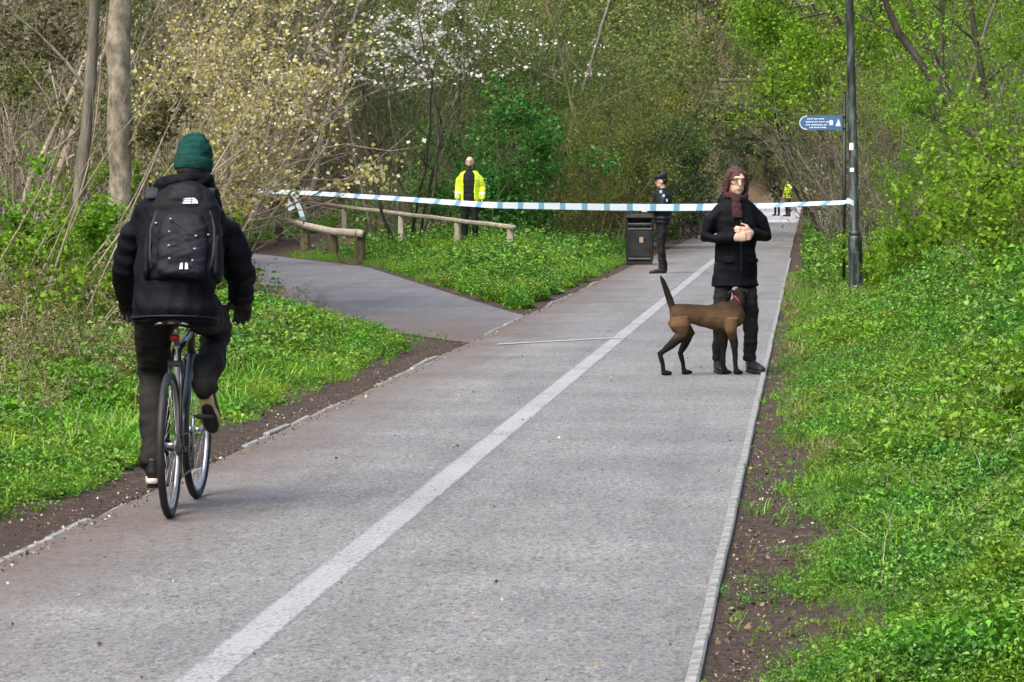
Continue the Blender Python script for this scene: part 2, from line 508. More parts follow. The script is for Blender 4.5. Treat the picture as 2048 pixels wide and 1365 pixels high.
# --- main path, side path, pale far stretch
ASPH = asphalt('worn_asphalt', (.176, .176, .173), (PX0 - .05, PX0 + .85))
ASPH2 = asphalt('side_asphalt', (.150, .150, .156), None, (33.5, 39.5))
PALE = asphalt('pale_concrete', (.42, .42, .43))
rows = []
for y in list(np.arange(-10, 60, 1.0)) + list(np.arange(60, 143, 4.0)) + [143]:
    rows.append([(PX0, y, 0), (-2.6, y, .008), (-1.9, y, .012), (-1.1, y, .008), (PX1, y, 0)])
main_path = tag(quad_strip('main_path', rows, ASPH, None, True), kind='structure')
rows = [[(PX0, y, .0), (PX1, y, .0)] for y in (143.25, 180, 240)]
tag(quad_strip('pale_path', rows, PALE), kind='structure')
mb = MB(); mb.box(((PX0 + PX1) / 2, 143.1, -.02), (PX1 - PX0, .3, .03), .004)
mb.build('dark_cross_strip', plain('near_black_strip', (.02, .02, .022), .5), main_path, False)  # near-black strip across the path where the pale stretch begins
fl = [Vector((*p, 0)) for p in FORK_L]; fr = [Vector((*p, 0)) for p in FORK_R]
def resample(pl, n):
    L = [0]
    for a, b in zip(pl, pl[1:]): L.append(L[-1] + (b - a).length)
    out = []
    for i in range(n):
        t = L[-1] * i / (n - 1)
        k = max(j for j in range(len(L)) if L[j] <= t + 1e-9); k = min(k, len(pl) - 2)
        out.append(pl[k].lerp(pl[k + 1], (t - L[k]) / (L[k + 1] - L[k])))
    return out
fl, fr = resample(fl, 60), resample(fr, 60)
rows = []
for a, b in zip(fl, fr):
    e_ = (b - a).normalized() * .16
    rows.append([a - e_ + Vector((0, 0, -.004))] + [a.lerp(b, t) + Vector((0, 0, -.002)) for t in (0, .25, .5, .75, 1)] + [b + e_ + Vector((0, 0, -.004))])
side_path = tag(quad_strip('side_path', rows, ASPH2, None, True), kind='structure')

# --- worn white paint
def paint_mat(name, c, wear, half=None):
    """paint worn through to the asphalt, most of all along its edges"""
    m, nt, b = new_mat(name)
    tc = N(nt, 'ShaderNodeTexCoord'); P = tc.outputs['Object']
    mp = N(nt, 'ShaderNodeMapping'); mp.inputs['Scale'].default_value = (1, .3, 1); nt.links.new(P, mp.inputs[0])
    n1 = N(nt, 'ShaderNodeTexNoise', i_Scale=60.0, i_Detail=6.0, i_Roughness=.8); nt.links.new(mp.outputs[0], n1.inputs['Vector'])
    n2 = N(nt, 'ShaderNodeTexNoise', i_Scale=1.3, i_Detail=4.0); nt.links.new(P, n2.inputs['Vector'])
    f = math_node(nt, 'ADD', math_node(nt, 'MULTIPLY', n1.outputs['Fac'], .8), math_node(nt, 'MULTIPLY', n2.outputs['Fac'], .26))
    if half:
        sx = N(nt, 'ShaderNodeSeparateXYZ'); nt.links.new(P, sx.inputs[0])
        e = math_node(nt, 'ABSOLUTE', math_node(nt, 'ADD', sx.outputs[0], half[0]))
        er = N(nt, 'ShaderNodeMapRange', i_1=half[1] * .62, i_2=half[1], i_3=0.0, i_4=.36); nt.links.new(e, er.inputs[0])
        f = math_node(nt, 'SUBTRACT', f, er.outputs[0])
    r = ramp(nt, [(wear - .05, tuple(x * .75 for x in c)), (wear + .22, c)])
    nt.links.new(f, r.inputs[0]); nt.links.new(r.outputs[0], b.inputs['Base Color'])
    al = N(nt, 'ShaderNodeMapRange', i_1=wear - .14, i_2=wear + .12, i_3=0.0, i_4=.92); nt.links.new(f, al.inputs[0])
    nt.links.new(al.outputs[0], b.inputs['Alpha'])
    b.inputs['Roughness'].default_value = .75
    return m
PAINT = paint_mat('worn_white_paint', (.32, .32, .325), .40, (1.9, .095))
PAINT2 = paint_mat('clean_white_paint', (.42, .42, .42), .38)
rng = np.random.RandomState(5)
rows = []
for y in np.arange(6, 141, .5):
    j = rng.normal(size=2) * .0015
    rows.append([(-1.995 + j[0], y, .0135), (-1.805 + j[1], y, .0135)])
quad_strip('centre_line', rows, PAINT, main_path)
rows = []
for t in np.linspace(0, 1, 12):
    x = -3.0 + 1.18 * t; y = 33.9 + 1.5 * t
    z = .014 + .006 * t
    rows.append([(x, y - .11, z), (x, y + .05, z)])
quad_strip('cross_line', rows, PAINT2, main_path)

# --- concrete edging, one stone after the other
EDGE = plain('edging_concrete', (.215, .22, .21), .85, var=.25, scale=22, bump=.5, bscale=90)
st = MB(); st.box((0, 0, 0), (.044, .905, .12), .008)
st_me = st.mesh('edging_stone', EDGE, False)
r2 = random.Random(8)
for i in range(72):
    y = 8 + i * .914
    o = link('edging_stone', st_me, main_path, (PX1 + .022 + r2.uniform(-.0025, .0025), y, -.038 + r2.uniform(-.006, .006)), (r2.uniform(-.006, .006), 0, r2.uniform(-.003, .003)))
st = MB(); st.box((0, 0, 0), (.045, .905, .12), .008)
st_me = st.mesh('edging_stone', EDGE, False)
for i in range(60):
    y = 12 + i * .914
    if 33.9 < y < 34.4 or y > 60: continue
    sink = .012 * math.sin(i * .7) + .008 * math.sin(i * 1.9)
    o = link('edging_stone', st_me, main_path, (PX0 - .022 + r2.uniform(-.01, .01), y, -.064 + sink), (r2.uniform(-.012, .012), 0, r2.uniform(-.01, .01)))

# --- the bridge that closes the view over the far end of the path
BRICK = bark_mat('grimy_brown_masonry', (.05, .042, .034), (.11, .092, .074), (.18, .155, .13), 2.2, .6)
GIRD = plain('dark_girder', (.018, .016, .014), .8, var=.3, scale=2)
bridge = thing('bridge', 'grimy brown bridge crossing high over the far end of the path', 'bridge', (-4.5, 206, 0))
mb = MB(); mb.box((0, 0, 5.95), (30, 4.6, .5), .05); mb.build('deck', GIRD, bridge, False)
for sy in (-1, 1):
    mb = MB(); mb.box((0, sy * 2.2, 6.85), (30, .4, 1.4), .04); mb.build('parapet', BRICK, bridge, False)
    mb = MB(); mb.box((0, sy * 2.2, 7.6), (30, .6, .18), .03); mb.build('coping', BRICK, bridge, False)
for y in (-1.5, 0, 1.5):
    mb = MB(); mb.box((0, y, 5.5), (30, .3, .45), .02); mb.build('girder', GIRD, bridge, False)
for x in (-9.5, 8.6):
    mb = MB(); mb.box((x, 0, 2.6), (5.5, 5.4, 5.3), .06); mb.build('abutment', BRICK, bridge, False)
# ------------------------------------------------------------------ plants: geometry
def tubes_np(branches, n):
    """branches: list of (pts (m,3), radii (m)) -> quads"""
    Vs, Fs, base = [], [], 0
    th = np.arange(n) * 2 * PI / n
    for P, R in branches:
        P = np.asarray(P, float); m = len(P)
        T = np.gradient(P, axis=0); T /= np.linalg.norm(T, axis=1)[:, None] + 1e-9
        ref = np.array([1., 0, 0]) if abs(T[0, 0]) < .8 else np.array([0, 1., 0])
        n1 = ref - T * (T @ ref)[:, None]; n1 /= np.linalg.norm(n1, axis=1)[:, None] + 1e-9
        n2 = np.cross(T, n1)
        ring = P[:, None, :] + np.asarray(R)[:, None, None] * (np.cos(th)[None, :, None] * n1[:, None, :] + np.sin(th)[None, :, None] * n2[:, None, :])
        Vs.append(ring.reshape(-1, 3))
        i = np.arange(m - 1)[:, None] * n; j = np.arange(n)[None, :]; j2 = (j + 1) % n
        Fs.append(np.stack([i + j, i + j2, i + n + j2, i + n + j], -1).reshape(-1, 4) + base)
        base += m * n
    return np.concatenate(Vs), np.concatenate(Fs)

def unit(a):
    return a / (np.linalg.norm(a, axis=1)[:, None] + 1e-9)

def leaves_np(r, P, size, aspect=.42, up=.6, out=None, droop=.25, hang=0.0):
    """kite-shaped, slightly folded leaves at P with varied size and aim"""
    n = len(P)
    d = r.normal(size=(n, 3)); d[:, 2] -= hang
    if out is not None: d += out * .8
    d = unit(d)
    nn = r.normal(size=(n, 3)); nn[:, 2] += up * 2.2
    nn = unit(nn - d * np.sum(nn * d, 1)[:, None])
    s = np.cross(d, nn)
    L = (size * r.uniform(.6, 1.35, n))[:, None]
    w = L * aspect
    b = P - d * L * .5
    V = np.stack([b, b + d * L * .48 + s * w + nn * L * .07, b + d * L - nn * L * droop, b + d * L * .48 - s * w + nn * L * .07], 1).reshape(-1, 3)
    return V, np.arange(n * 4).reshape(n, 4)

def grow(r, p, d, L, R, lev, sp, out, tips):
    """one limb and, from it, the next level of limbs; sp: per-level settings"""
    k = max(4, int(L / sp['seg'][min(lev, len(sp['seg']) - 1)]))
    pts, rad = [np.array(p, float)], [R]
    d = np.array(d, float); d /= np.linalg.norm(d)
    dirs = [d]
    st = L / k
    for i in range(k):
        d = d + r.normal(size=3) * sp['wander'] + np.array([0, 0, sp['up'][min(lev, len(sp['up']) - 1)]])
        d /= np.linalg.norm(d)
        pts.append(pts[-1] + d * st); dirs.append(d)
        rad.append(R * (1 - (1 - sp.get('taper', .25)) * (i + 1) / k))
    out[min(lev, 2)].append((np.array(pts), np.array(rad)))
    if lev + 1 < sp['levels']:
        nc = sp['kids'][lev]; nc = max(1, int(r.poisson(nc)) if nc > 3 else nc)
        for c in range(nc):
            t = sp['from'][lev] + (1 - sp['from'][lev]) * r.uniform(0, 1)
            i = min(k, max(1, int(t * k)))
            a = r.normal(size=3); a -= dirs[i] * (a @ dirs[i]); a /= np.linalg.norm(a) + 1e-9
            ang = math.radians(sp['angle'] * r.uniform(.6, 1.35))
            nd = dirs[i] * math.cos(ang) + a * math.sin(ang)
            grow(r, pts[i], nd, L * sp['ratio'] * r.uniform(.6, 1.25) * (1.15 - .45 * t), rad[i] * .55, lev + 1, sp, out, tips)
    else:
        for i in range(1, len(pts)): tips.append((pts[i], dirs[i]))

ARCH = {}
def archetype(key, seed, bark, leaf, height=5.0, stems=9, spread=.5, lean=(0, 0), base_r=.4, stem_r=.03, levels=3, kids=(6, 5, 0),
              frm=(.25, .2, .2), angle=42, ratio=.42, wander=.10, up=(.04, .03, .02), seg=(.45, .3, .2), n_leaf=5000, leaf_size=.07,
              jitter=.10, aspect=.42, leaf_up=.6, hang=0.0, names=('stems', 'foliage'), trunk_sides=5, leaf_from=0.0, taper=.25, clump=0.0):
    r = np.random.RandomState(seed)
    sp = dict(levels=levels, kids=kids, **{'from': frm}, angle=angle, ratio=ratio, wander=wander, up=up, seg=seg, taper=taper)
    out = [[], [], []]; tips = []
    for i in range(stems):
        a = r.uniform(0, 2 * PI); q = base_r * math.sqrt(r.uniform(0, 1))
        p = (q * math.cos(a), q * math.sin(a), -.15)
        d = (math.cos(a) * spread * r.uniform(.2, 1.2) + lean[0], math.sin(a) * spread * r.uniform(.2, 1.2) + lean[1], 1.0)
        grow(r, p, d, height * r.uniform(.7, 1.1), stem_r * r.uniform(.6, 1.25), 0, sp, out, tips)
    parts = []
    Vs, Fs, b = [], [], 0
    for lev, n in ((0, trunk_sides), (1, 4), (2, 3)):
        if out[lev]:
            V, Fq = tubes_np(out[lev], n); Vs.append(V); Fs.append(Fq + b); b += len(V)
    me = np_mesh(names[0], np.concatenate(Vs), np.concatenate(Fs), bark, True)
    parts.append((names[0], me))
    if n_leaf and leaf:
        TP = np.array([t[0] for t in tips]); TD = np.array([t[1] for t in tips])
        if leaf_from: 
            k = TP[:, 2] > leaf_from * height; TP, TD = TP[k], TD[k]
        w = np.ones(len(TP))
        if clump: w = np.clip(vnoise(TP, 2.2, seed + 50) * clump + .6, .03, None)
        i = r.choice(len(TP), n_leaf, p=w / w.sum())
        P = TP[i] + r.normal(size=(n_leaf, 3)) * jitter
        V, Fq = leaves_np(r, P, np.full(n_leaf, leaf_size), aspect, leaf_up, TD[i], .25, hang)
        parts.append((names[1], np_mesh(names[1], V, Fq, leaf)))
    ARCH[key] = parts
    return parts

PLANTS = []
def plant(key, loc, h=1.0, rz=0.0, name='shrub', label='', cat='shrub', group=None, tilt=(0, 0), wide=1.0):
    """a copy of an archetype: an Empty at the foot, its stems and foliage as parts"""
    o = link(name, None, None, loc, (tilt[0], tilt[1], rz)); o.scale = (h * wide, h * wide, h); o.empty_display_size = .1
    tag(o, label, cat, group)
    for nm, me in ARCH[key]: link(nm, me, o)
    return o

def plant_px(key, px, Y, h=1.0, dz=0.0, **kw):
    x = at(px, 368, Y).x
    return plant(key, (x, Y, hz(x, Y) + dz), h, **kw)

# ------------------------------------------------------------------ plants: colours
BK_TAN = bark_mat('tan_bark', (.16, .13, .095), (.30, .25, .19), (.46, .40, .32))
BK_GREY = bark_mat('grey_bark', (.07, .065, .05), (.15, .14, .11), (.27, .25, .20))
BK_DARK = bark_mat('dark_bark', (.018, .016, .013), (.045, .04, .032), (.09, .08, .065))
BK_PALE = bark_mat('pale_trunk_bark', (.07, .065, .045), (.20, .18, .135), (.34, .31, .24), 13, .6)
BK_OLIVE = bark_mat('mossy_twig_bark', (.05, .045, .025), (.11, .10, .055), (.19, .17, .10))
LF_OLIVE = leaf_mat('olive_young_leaves', [(0, (.075, .105, .027)), (.5, (.13, .175, .047)), (.9, (.185, .235, .07)), (1, (.28, .32, .13))], objvar=.24)
LF_OLIVE2 = leaf_mat('brown_olive_leaves', [(0, (.075, .075, .032)), (.5, (.13, .13, .055)), (.9, (.19, .18, .085)), (1, (.29, .27, .16))], objvar=.28)
LF_MOSS = leaf_mat('moss_green_leaves', [(0, (.065, .105, .023)), (.5, (.12, .175, .04)), (.9, (.175, .235, .06)), (1, (.26, .31, .11))], objvar=.28)
LF_LIME = leaf_mat('lime_spring_leaves', [(0, (.06, .14, .012)), (.35, (.125, .26, .018)), (.75, (.18, .34, .028)), (1, (.26, .41, .07))], .42, objvar=.1)
LF_BRIGHT = leaf_mat('fresh_green_leaves', [(0, (.02, .07, .012)), (.4, (.05, .15, .025)), (.8, (.09, .22, .045)), (1, (.18, .30, .10))], .34)
LF_DARK = leaf_mat('dark_ivy_leaves', [(0, (.008, .022, .008)), (.5, (.018, .05, .015)), (.9, (.035, .085, .022)), (1, (.07, .13, .05))], .15, .35, glossy=True)
LF_CREAM = leaf_mat('cream_blossom', [(0, (.22, .20, .05)), (.25, (.36, .33, .09)), (.55, (.52, .48, .18)), (.8, (.64, .60, .34)), (1, (.78, .76, .62))], .35, objvar=.05)
LF_WHITE = leaf_mat('white_blossom', [(0, (.10, .12, .05)), (.3, (.38, .38, .30)), (.7, (.66, .66, .60)), (1, (.72, .72, .69))], .3, objvar=.05)
LF_YELLOW = leaf_mat('yellow_green_leaves', [(0, (.09, .10, .015)), (.5, (.22, .23, .03)), (1, (.38, .36, .08))], .35)
LF_DRY = leaf_mat('dry_bramble_leaves', [(0, (.06, .05, .02)), (.3, (.13, .12, .045)), (.6, (.16, .18, .05)), (.85, (.25, .23, .10)), (1, (.38, .33, .2))], .3)

# --- kinds of plant
for i in range(4):
    archetype('olive%d' % i, 20 + i, BK_OLIVE, LF_OLIVE if i % 2 == 0 else LF_MOSS, 5.0, 10, .55, base_r=.8, stem_r=.028, kids=(9, 7, 0),
              frm=(.05, .1, .2), n_leaf=13600, leaf_size=0.056, jitter=.13, clump=.5)
for i in range(3):
    archetype('brown%d' % i, 30 + i, BK_GREY, LF_OLIVE2, 5.0, 14, .6, base_r=.9, stem_r=.022, kids=(9, 7, 0), frm=(.05, .1, .2), angle=38,
              n_leaf=6720, leaf_size=0.044, jitter=.10, clump=.5)
for i in range(3):
    archetype('bare%d' % i, 40 + i, BK_TAN if i != 1 else BK_GREY, LF_OLIVE2, 4.2, 8, .5, (.18 if i != 2 else -.15, .05), base_r=.9, stem_r=.018, kids=(7, 5, 0),
              frm=(.15, .1, .2), angle=34, wander=.07, n_leaf=1500, leaf_size=0.04, jitter=.08)
for i in range(2):
    archetype('cream%d' % i, 50 + i, BK_TAN, LF_CREAM, 4.5, 7, .38, (.42, -.1), base_r=.4, stem_r=.026, kids=(9, 6, 0), frm=(.45, .15, .2),
              n_leaf=3900, leaf_size=0.052, jitter=.06, aspect=.5, clump=1.7, leaf_up=.3, leaf_from=.3)
archetype('white0', 60, BK_DARK, LF_WHITE, 5.5, 6, .6, base_r=.4, stem_r=.03, kids=(8, 6, 0), frm=(.35, .15, .2), n_leaf=1250, leaf_size=0.058, jitter=.05,
          aspect=.55, clump=1.6, leaf_from=.55)
archetype('white1', 61, BK_OLIVE, LF_WHITE, 2.4, 9, .6, base_r=.4, stem_r=.014, kids=(7, 5, 0), n_leaf=4160, leaf_size=0.044, jitter=.08, aspect=.5, clump=.8)
for i in range(2):
    archetype('bright%d' % i, 70 + i, BK_OLIVE, LF_BRIGHT, 2.6, 10, .6, base_r=.5, stem_r=.018, kids=(7, 5, 0), frm=(.1, .1, .2), seg=(.3, .2, .15),
              n_leaf=6720, leaf_size=0.070, jitter=.12, clump=.7, leaf_up=.8)
for i in range(3):
    archetype('lime%d' % i, 80 + i, BK_OLIVE, LF_LIME, 2.0, 9, .6, base_r=.45, stem_r=.014, kids=(6, 5, 0), frm=(.15, .1, .2), seg=(.25, .18, .12),
              n_leaf=4160, leaf_size=0.063, jitter=.08, clump=.9, leaf_up=.9, aspect=.46)
for i in range(2):
    archetype('limetall%d' % i, 86 + i, BK_GREY, LF_LIME, 4.4, 6, .5, (-.1, 0), base_r=.5, stem_r=.024, kids=(8, 6, 0), frm=(.25, .1, .2), n_leaf=4600, leaf_size=.06, jitter=.10, clump=1.2, leaf_up=.9)
archetype('limetree', 90, BK_DARK, LF_LIME, 7.5, 4, .35, (-.22, -.05), base_r=.3, stem_r=.07, kids=(13, 9, 0), frm=(.2, .15, .2), angle=55, ratio=.36, up=(.02, -.02, -.03),
          n_leaf=27200, leaf_size=0.074, jitter=.16, clump=.7, leaf_up=.9, leaf_from=.24)
for i in range(2):
    archetype('dark%d' % i, 100 + i, BK_DARK, LF_DARK, 4.0, 9, .45, base_r=.6, stem_r=.03, kids=(9, 7, 0), frm=(.05, .1, .2), n_leaf=12800, leaf_size=0.074, jitter=.13, clump=.5)
archetype('yellow0', 110, BK_OLIVE, LF_YELLOW, 4.5, 7, .4, base_r=.5, stem_r=.02, kids=(8, 6, 0), n_leaf=6720, leaf_size=0.063, jitter=.12, clump=.7)
for i in range(2):
    archetype('bramble%d' % i, 120 + i, BK_TAN, LF_DRY, 1.3, 22, 1.0, base_r=.6, stem_r=.008, levels=2, kids=(5, 0), frm=(.2, .2), angle=50, ratio=.4, wander=.12,
              up=(-.09, -.02), seg=(.16, .12), n_leaf=3040, leaf_size=0.037, jitter=.06, leaf_up=.7)
for i in range(2):
    archetype('canes%d' % i, 130 + i, BK_TAN, LF_DRY, 3.0, 6, .16, (.55 + .2 * i, .05), base_r=.55, stem_r=.013, levels=2, kids=(3, 0), frm=(.4, .2), angle=24, ratio=.35,
              wander=.06, up=(.01, .01), seg=(.35, .25), n_leaf=0)
archetype('nettle0', 140, BK_OLIVE, LF_LIME, .8, 26, .3, base_r=.45, stem_r=.006, levels=2, kids=(6, 0), frm=(.2, .2), angle=70, ratio=.16, wander=.05, up=(.05, -.02),
          seg=(.12, .06), n_leaf=2720, leaf_size=0.056, jitter=.03, leaf_up=1.0)
archetype('nettle1', 141, BK_OLIVE, LF_BRIGHT, .6, 22, .4, base_r=.4, stem_r=.005, levels=2, kids=(6, 0), frm=(.1, .2), angle=70, ratio=.2, wander=.06, up=(.04, -.02),
          seg=(.12, .06), n_leaf=2400, leaf_size=0.044, jitter=.04, leaf_up=1.0)
# forest trees with a proper bole, for the deep wood
for i, (lf, bk) in enumerate(((LF_OLIVE, BK_GREY), (LF_OLIVE2, BK_DARK), (LF_MOSS, BK_GREY))):
    archetype('tree%d' % i, 150 + i, bk, lf, 11.0, 2, .18, base_r=.25, stem_r=.16, levels=3, kids=(20, 9, 0), frm=(.12, .15, .2), angle=58, ratio=.30, wander=.07,
              seg=(.8, .45, .3), n_leaf=19200, leaf_size=0.096, jitter=.20, clump=.5, names=('trunk', 'crown'), trunk_sides=8)

# ------------------------------------------------------------------ the wood
R = random.Random(77)
MARKS = [(20, 'left photo edge'), (160, 'slim leaning trunk'), (240, 'thick pale trunk'), (390, 'cyclist'), (530, 'tape\u2019s far end'), (640, 'knee rail'), (790, 'handrail'),
         (940, 'hi-vis man'), (1030, 'handrail\u2019s end post'), (1150, 'island weeds'), (1279, 'litter bin'), (1340, 'officer'), (1460, 'dog walker'), (1560, 'far people'), (1645, 'finger sign'),
         (1710, 'lamp post'), (1870, 'leaning dark trunk'), (2030, 'right photo edge')]
ORD = ['first', 'second', 'third', 'fourth', 'fifth', 'sixth', 'seventh', 'eighth', 'ninth', 'tenth', 'eleventh', 'twelfth', 'thirteenth', 'fourteenth', 'fifteenth', 'sixteenth', 'seventeenth', 'eighteenth', 'nineteenth', 'twentieth']
def scatter(keys, spots, names, look, cat, group, hs=(.9, 1.15), wide=(.9, 1.15)):
    """a stand of plants; each is told apart by its row and by what it stands behind"""
    ys_ = sorted(s_[1] for s_ in spots); cuts = [ys_[0]]
    for y in ys_:
        if y - cuts[-1] > 5.5 * y / 90: cuts.append(y)
    made = []
    for px, Y, h in spots:
        row = sum(1 for c in cuts if Y >= c - 1e-6) - 1
        o = plant_px(R.choice(keys), px, Y, h * R.uniform(*hs), rz=R.uniform(0, 6.28), name=names, label='', cat=cat, group=group, wide=R.uniform(*wide))
        made.append((row, px, o))
    seen = {}
    for row, px, o in sorted(made, key=lambda t: (t[0], t[1])):
        m = min(MARKS, key=lambda q: abs(q[0] - px)); dx = px - m[0]
        rel = 'behind the' if abs(dx) < 22 else ('just left of the' if dx < 0 else 'just right of the')
        lab = '%s in the %s row, %s %s' % (look, ORD[row], rel, m[1])
        seen.setdefault(lab, []).append(o)
    for lab, os_ in seen.items():
        for i, o in enumerate(os_): o['label'] = lab if len(os_) == 1 else lab + (', on its left' if i == 0 else ', on its right')

# behind the handrail and up to the far bend
scatter(['olive0', 'olive1', 'olive2', 'olive3', 'olive3'], [(x + R.uniform(-25, 25), Y + R.uniform(-2, 2), h) for Y, h, xx in (
    (78, .62, (1110, 1210)), (84, .95, (1060, 1170, 1255)), (93, 1.2, (1000, 1110, 1215)), (108, 1.45, (930, 1060, 1160, 1235)),
    (128, 1.8, (880, 1010, 1130, 1215))) for x in xx],
    'thicket_shrub', 'olive-green twiggy shrub', 'shrub', 'olive thicket behind the litter bin')
scatter(['brown0', 'brown1', 'brown2', 'olive1'], [(x + R.uniform(-20, 20), Y + R.uniform(-2, 2), h) for Y, h, xx in (
    (80, .62, (830, 895)), (92, 1.1, (600, 690, 780, 880)), (100, 1.3, (580, 700, 810, 910)), (116, 1.6, (560, 690, 800)), (136, 1.9, (600, 740))) for x in xx],
    'thicket_shrub', 'brown-olive twiggy shrub', 'shrub', 'brown thicket behind the handrail')
scatter(['tree0', 'tree1', 'tree2'], [(x, Y, h) for x, Y, h in ((980, 150, 1.1), (1100, 158, 1.1), (1210, 150, 1.1), (1255, 165, 1.15), (1290, 190, 1.1),
    (820, 150, 1.15), (650, 150, 1.2), (900, 175, 1.3), (1150, 185, 1.3), (520, 120, 1.0))],
    'woodland_tree', 'tall deep-wood tree', 'tree', 'deep wood beyond the hi-vis man')
# the far end, where the path seems to close
scatter(['tree1', 'brown1', 'tree1'], [(1395, 244, 1.0), (1440, 252, 1.05), (1480, 262, 1.1), (1520, 250, 1.0), (1560, 258, 1.0), (1600, 246, 1.0), (1640, 255, 1.1),
    (1420, 275, 1.1), (1500, 280, 1.2), (1580, 278, 1.2), (1460, 238, .5), (1545, 240, .55)],
    'far_tree', 'brownish far-end tree', 'tree', 'trees closing the far end of the path')
scatter(['dark0', 'brown1', 'dark1', 'brown2'], [(1480, 241, .85), (1520, 243, .9), (1560, 240.5, .8), (1600, 242, .9), (1535, 248, 1.2), (1580, 249, 1.2), (1440, 236, .9), (1625, 238, .8)],
    'far_shrub', 'dark far-end shrub', 'shrub', 'dark shrubs under the far bridge')
scatter(['olive1', 'tree2', 'dark0'], [(1800, 150, .8), (1770, 180, .8), (1745, 205, .9), (1820, 130, .9), (1720, 222, .8)],
    'far_shrub', 'leafy far-path tree', 'tree', 'trees along the far right edge')
# right bank
scatter(['brown0', 'brown1', 'brown2', 'olive1', 'olive3'], [(x + R.uniform(-15, 15), Y + R.uniform(-1, 1), h) for Y, h, xx in (
    (54, .42, (1840, 1960, 2060)), (61, .62, (1790, 1890, 2000)), (70, .85, (1750, 1850, 1950, 2060)), (84, 1.1, (1725, 1820, 1920, 2030)),
    (102, 1.4, (1710, 1800, 1900, 2010))) for x in xx],
    'bank_shrub', 'tangled brown-green bank shrub', 'shrub', 'tangled shrubs on the bank behind the lamp post')
scatter(['tree0', 'tree2', 'tree1'], [(1760, 125, 1.0), (1860, 120, 1.0), (1970, 115, 1.0), (2080, 110, 1.0), (1720, 150, 1.1)],
    'bank_tree', 'tall high-bank tree', 'tree', 'trees high on the lamp-post bank')
# left wood
scatter(['bare0', 'bare1', 'bare2', 'bare0', 'bare2', 'brown1'], [(x + R.uniform(-25, 25), Y + R.uniform(-1, 1), h) for Y, h, xx in (
    (36, .5, (-40, 60)), (40, .85, (0, 130, 280)), (45, 1.05, (-30, 90, 190, 290)), (50, 1.25, (20, 110, 200, 310)), (57, 1.5, (-20, 80, 180, 290)),
    (66, 1.8, (40, 160, 280))) for x in xx],
    'bare_thicket', 'grey-tan twiggy shrub', 'shrub', 'bare thicket behind the cyclist')
scatter(['tree1', 'tree0'], [(30, 76, 1.0), (150, 80, 1.05), (270, 78, 1.0), (390, 84, 1.05), (470, 96, 1.05), (90, 95, 1.2), (330, 100, 1.2)],
    'woodland_tree', 'brown-leaved deep-wood tree', 'tree', 'deep wood behind the cyclist')

# plants one can point at
plant_px('bright0', 1010, 74, 1.1, rz=.4, name='elder_bush', label='fresh bright green bush behind the man in the open hi-vis jacket', cat='bush', wide=1.15)
plant_px('bright1', 965, 76, 1.0, rz=2.0, name='elder_bush', label='smaller fresh green bush half hidden behind the bright green one', cat='bush')
plant_px('dark0', 1365, 100, .82, rz=.4, name='ivy_bush', label='dark glossy green bush above the litter bin and the officer', cat='bush', wide=.9)
plant_px('dark1', 1325, 92, .42, rz=1.4, name='ivy_bush', label='low dark green bush just behind the officer', cat='bush')
archetype('darktree', 105, BK_DARK, LF_DARK, 5.5, 5, .4, (-.12, 0), base_r=.4, stem_r=.05, kids=(10, 7, 0), frm=(.35, .1, .2), n_leaf=9000, leaf_size=.085, jitter=.14, clump=.5, leaf_from=.42)
plant_px('darktree', 1655, 128, 1.0, rz=.4, name='ivy_tree', label='dark green ivy-clad tree behind the blue finger sign', cat='tree', wide=.75)
plant_px('yellow0', 1290, 104, 1.05, rz=.4, name='willow_shrub', label='slender yellow-green shrub standing out in the olive thicket', cat='shrub', wide=.6)
plant_px('limetree', 1845, 82, 1.05, rz=.2, name='overhanging_tree', label='bright lime-leaved tree hanging towards the path above the finger sign', cat='tree')
plant_px('limetree', 1790, 96, 1.15, rz=.5, name='overhanging_tree', label='second lime-leaved tree, farther back, above the finger sign', cat='tree')
archetype('limehigh', 95, BK_DARK, LF_LIME, 5.6, 5, .45, (-.08, -.05), base_r=.3, stem_r=.04, kids=(11, 7, 0), frm=(.38, .1, .2), angle=55, n_leaf=9000, leaf_size=.075, jitter=.13, clump=.9, leaf_up=.9, leaf_from=.46)
plant_px('limehigh', 1705, 76, 1.15, rz=.2, name='lime_tree', label='lime-leaved tree whose crown spreads right above the finger sign', cat='tree')
plant_px('limehigh', 1660, 94, 1.25, rz=2.4, name='lime_tree', label='lime-leaved tree hanging over the right edge of the far path', cat='tree')
plant_px('limetall0', 1765, 105, .95, rz=.3, name='lime_shrub', label='lime-leaved sapling behind the pole of the finger sign', cat='shrub', dz=.5)
plant_px('white1', 1652, 84, 1.25, rz=1.1, name='blossom_bush', label='white-flecked bush behind the blue finger sign', cat='bush', wide=.55)
plant_px('white0', 830, 73.5, 1.12, rz=.4, name='blackthorn', label='tree with white blossom sprays above the handrail', cat='tree', wide=1.2)
plant_px('white0', 960, 80, 1.15, rz=2.6, name='blackthorn', label='tree with scattered white blossom above the hi-vis man', cat='tree')
plant_px('cream0', 395, 41.5, .88, rz=.1, name='blossom_shrub', label='cream-yellow blossoming shrub leaning over the handrail beside the cyclist', cat='shrub')
plant_px('cream0', 310, 38.5, .7, rz=.3, name='blossom_shrub', label='low cream blossoming shrub at the cyclist’s hat', cat='shrub')
plant_px('cream1', 370, 44, 1.05, rz=.0, name='blossom_shrub', label='taller cream-yellow blossoming shrub behind the leaning one', cat='shrub', wide=1.1)
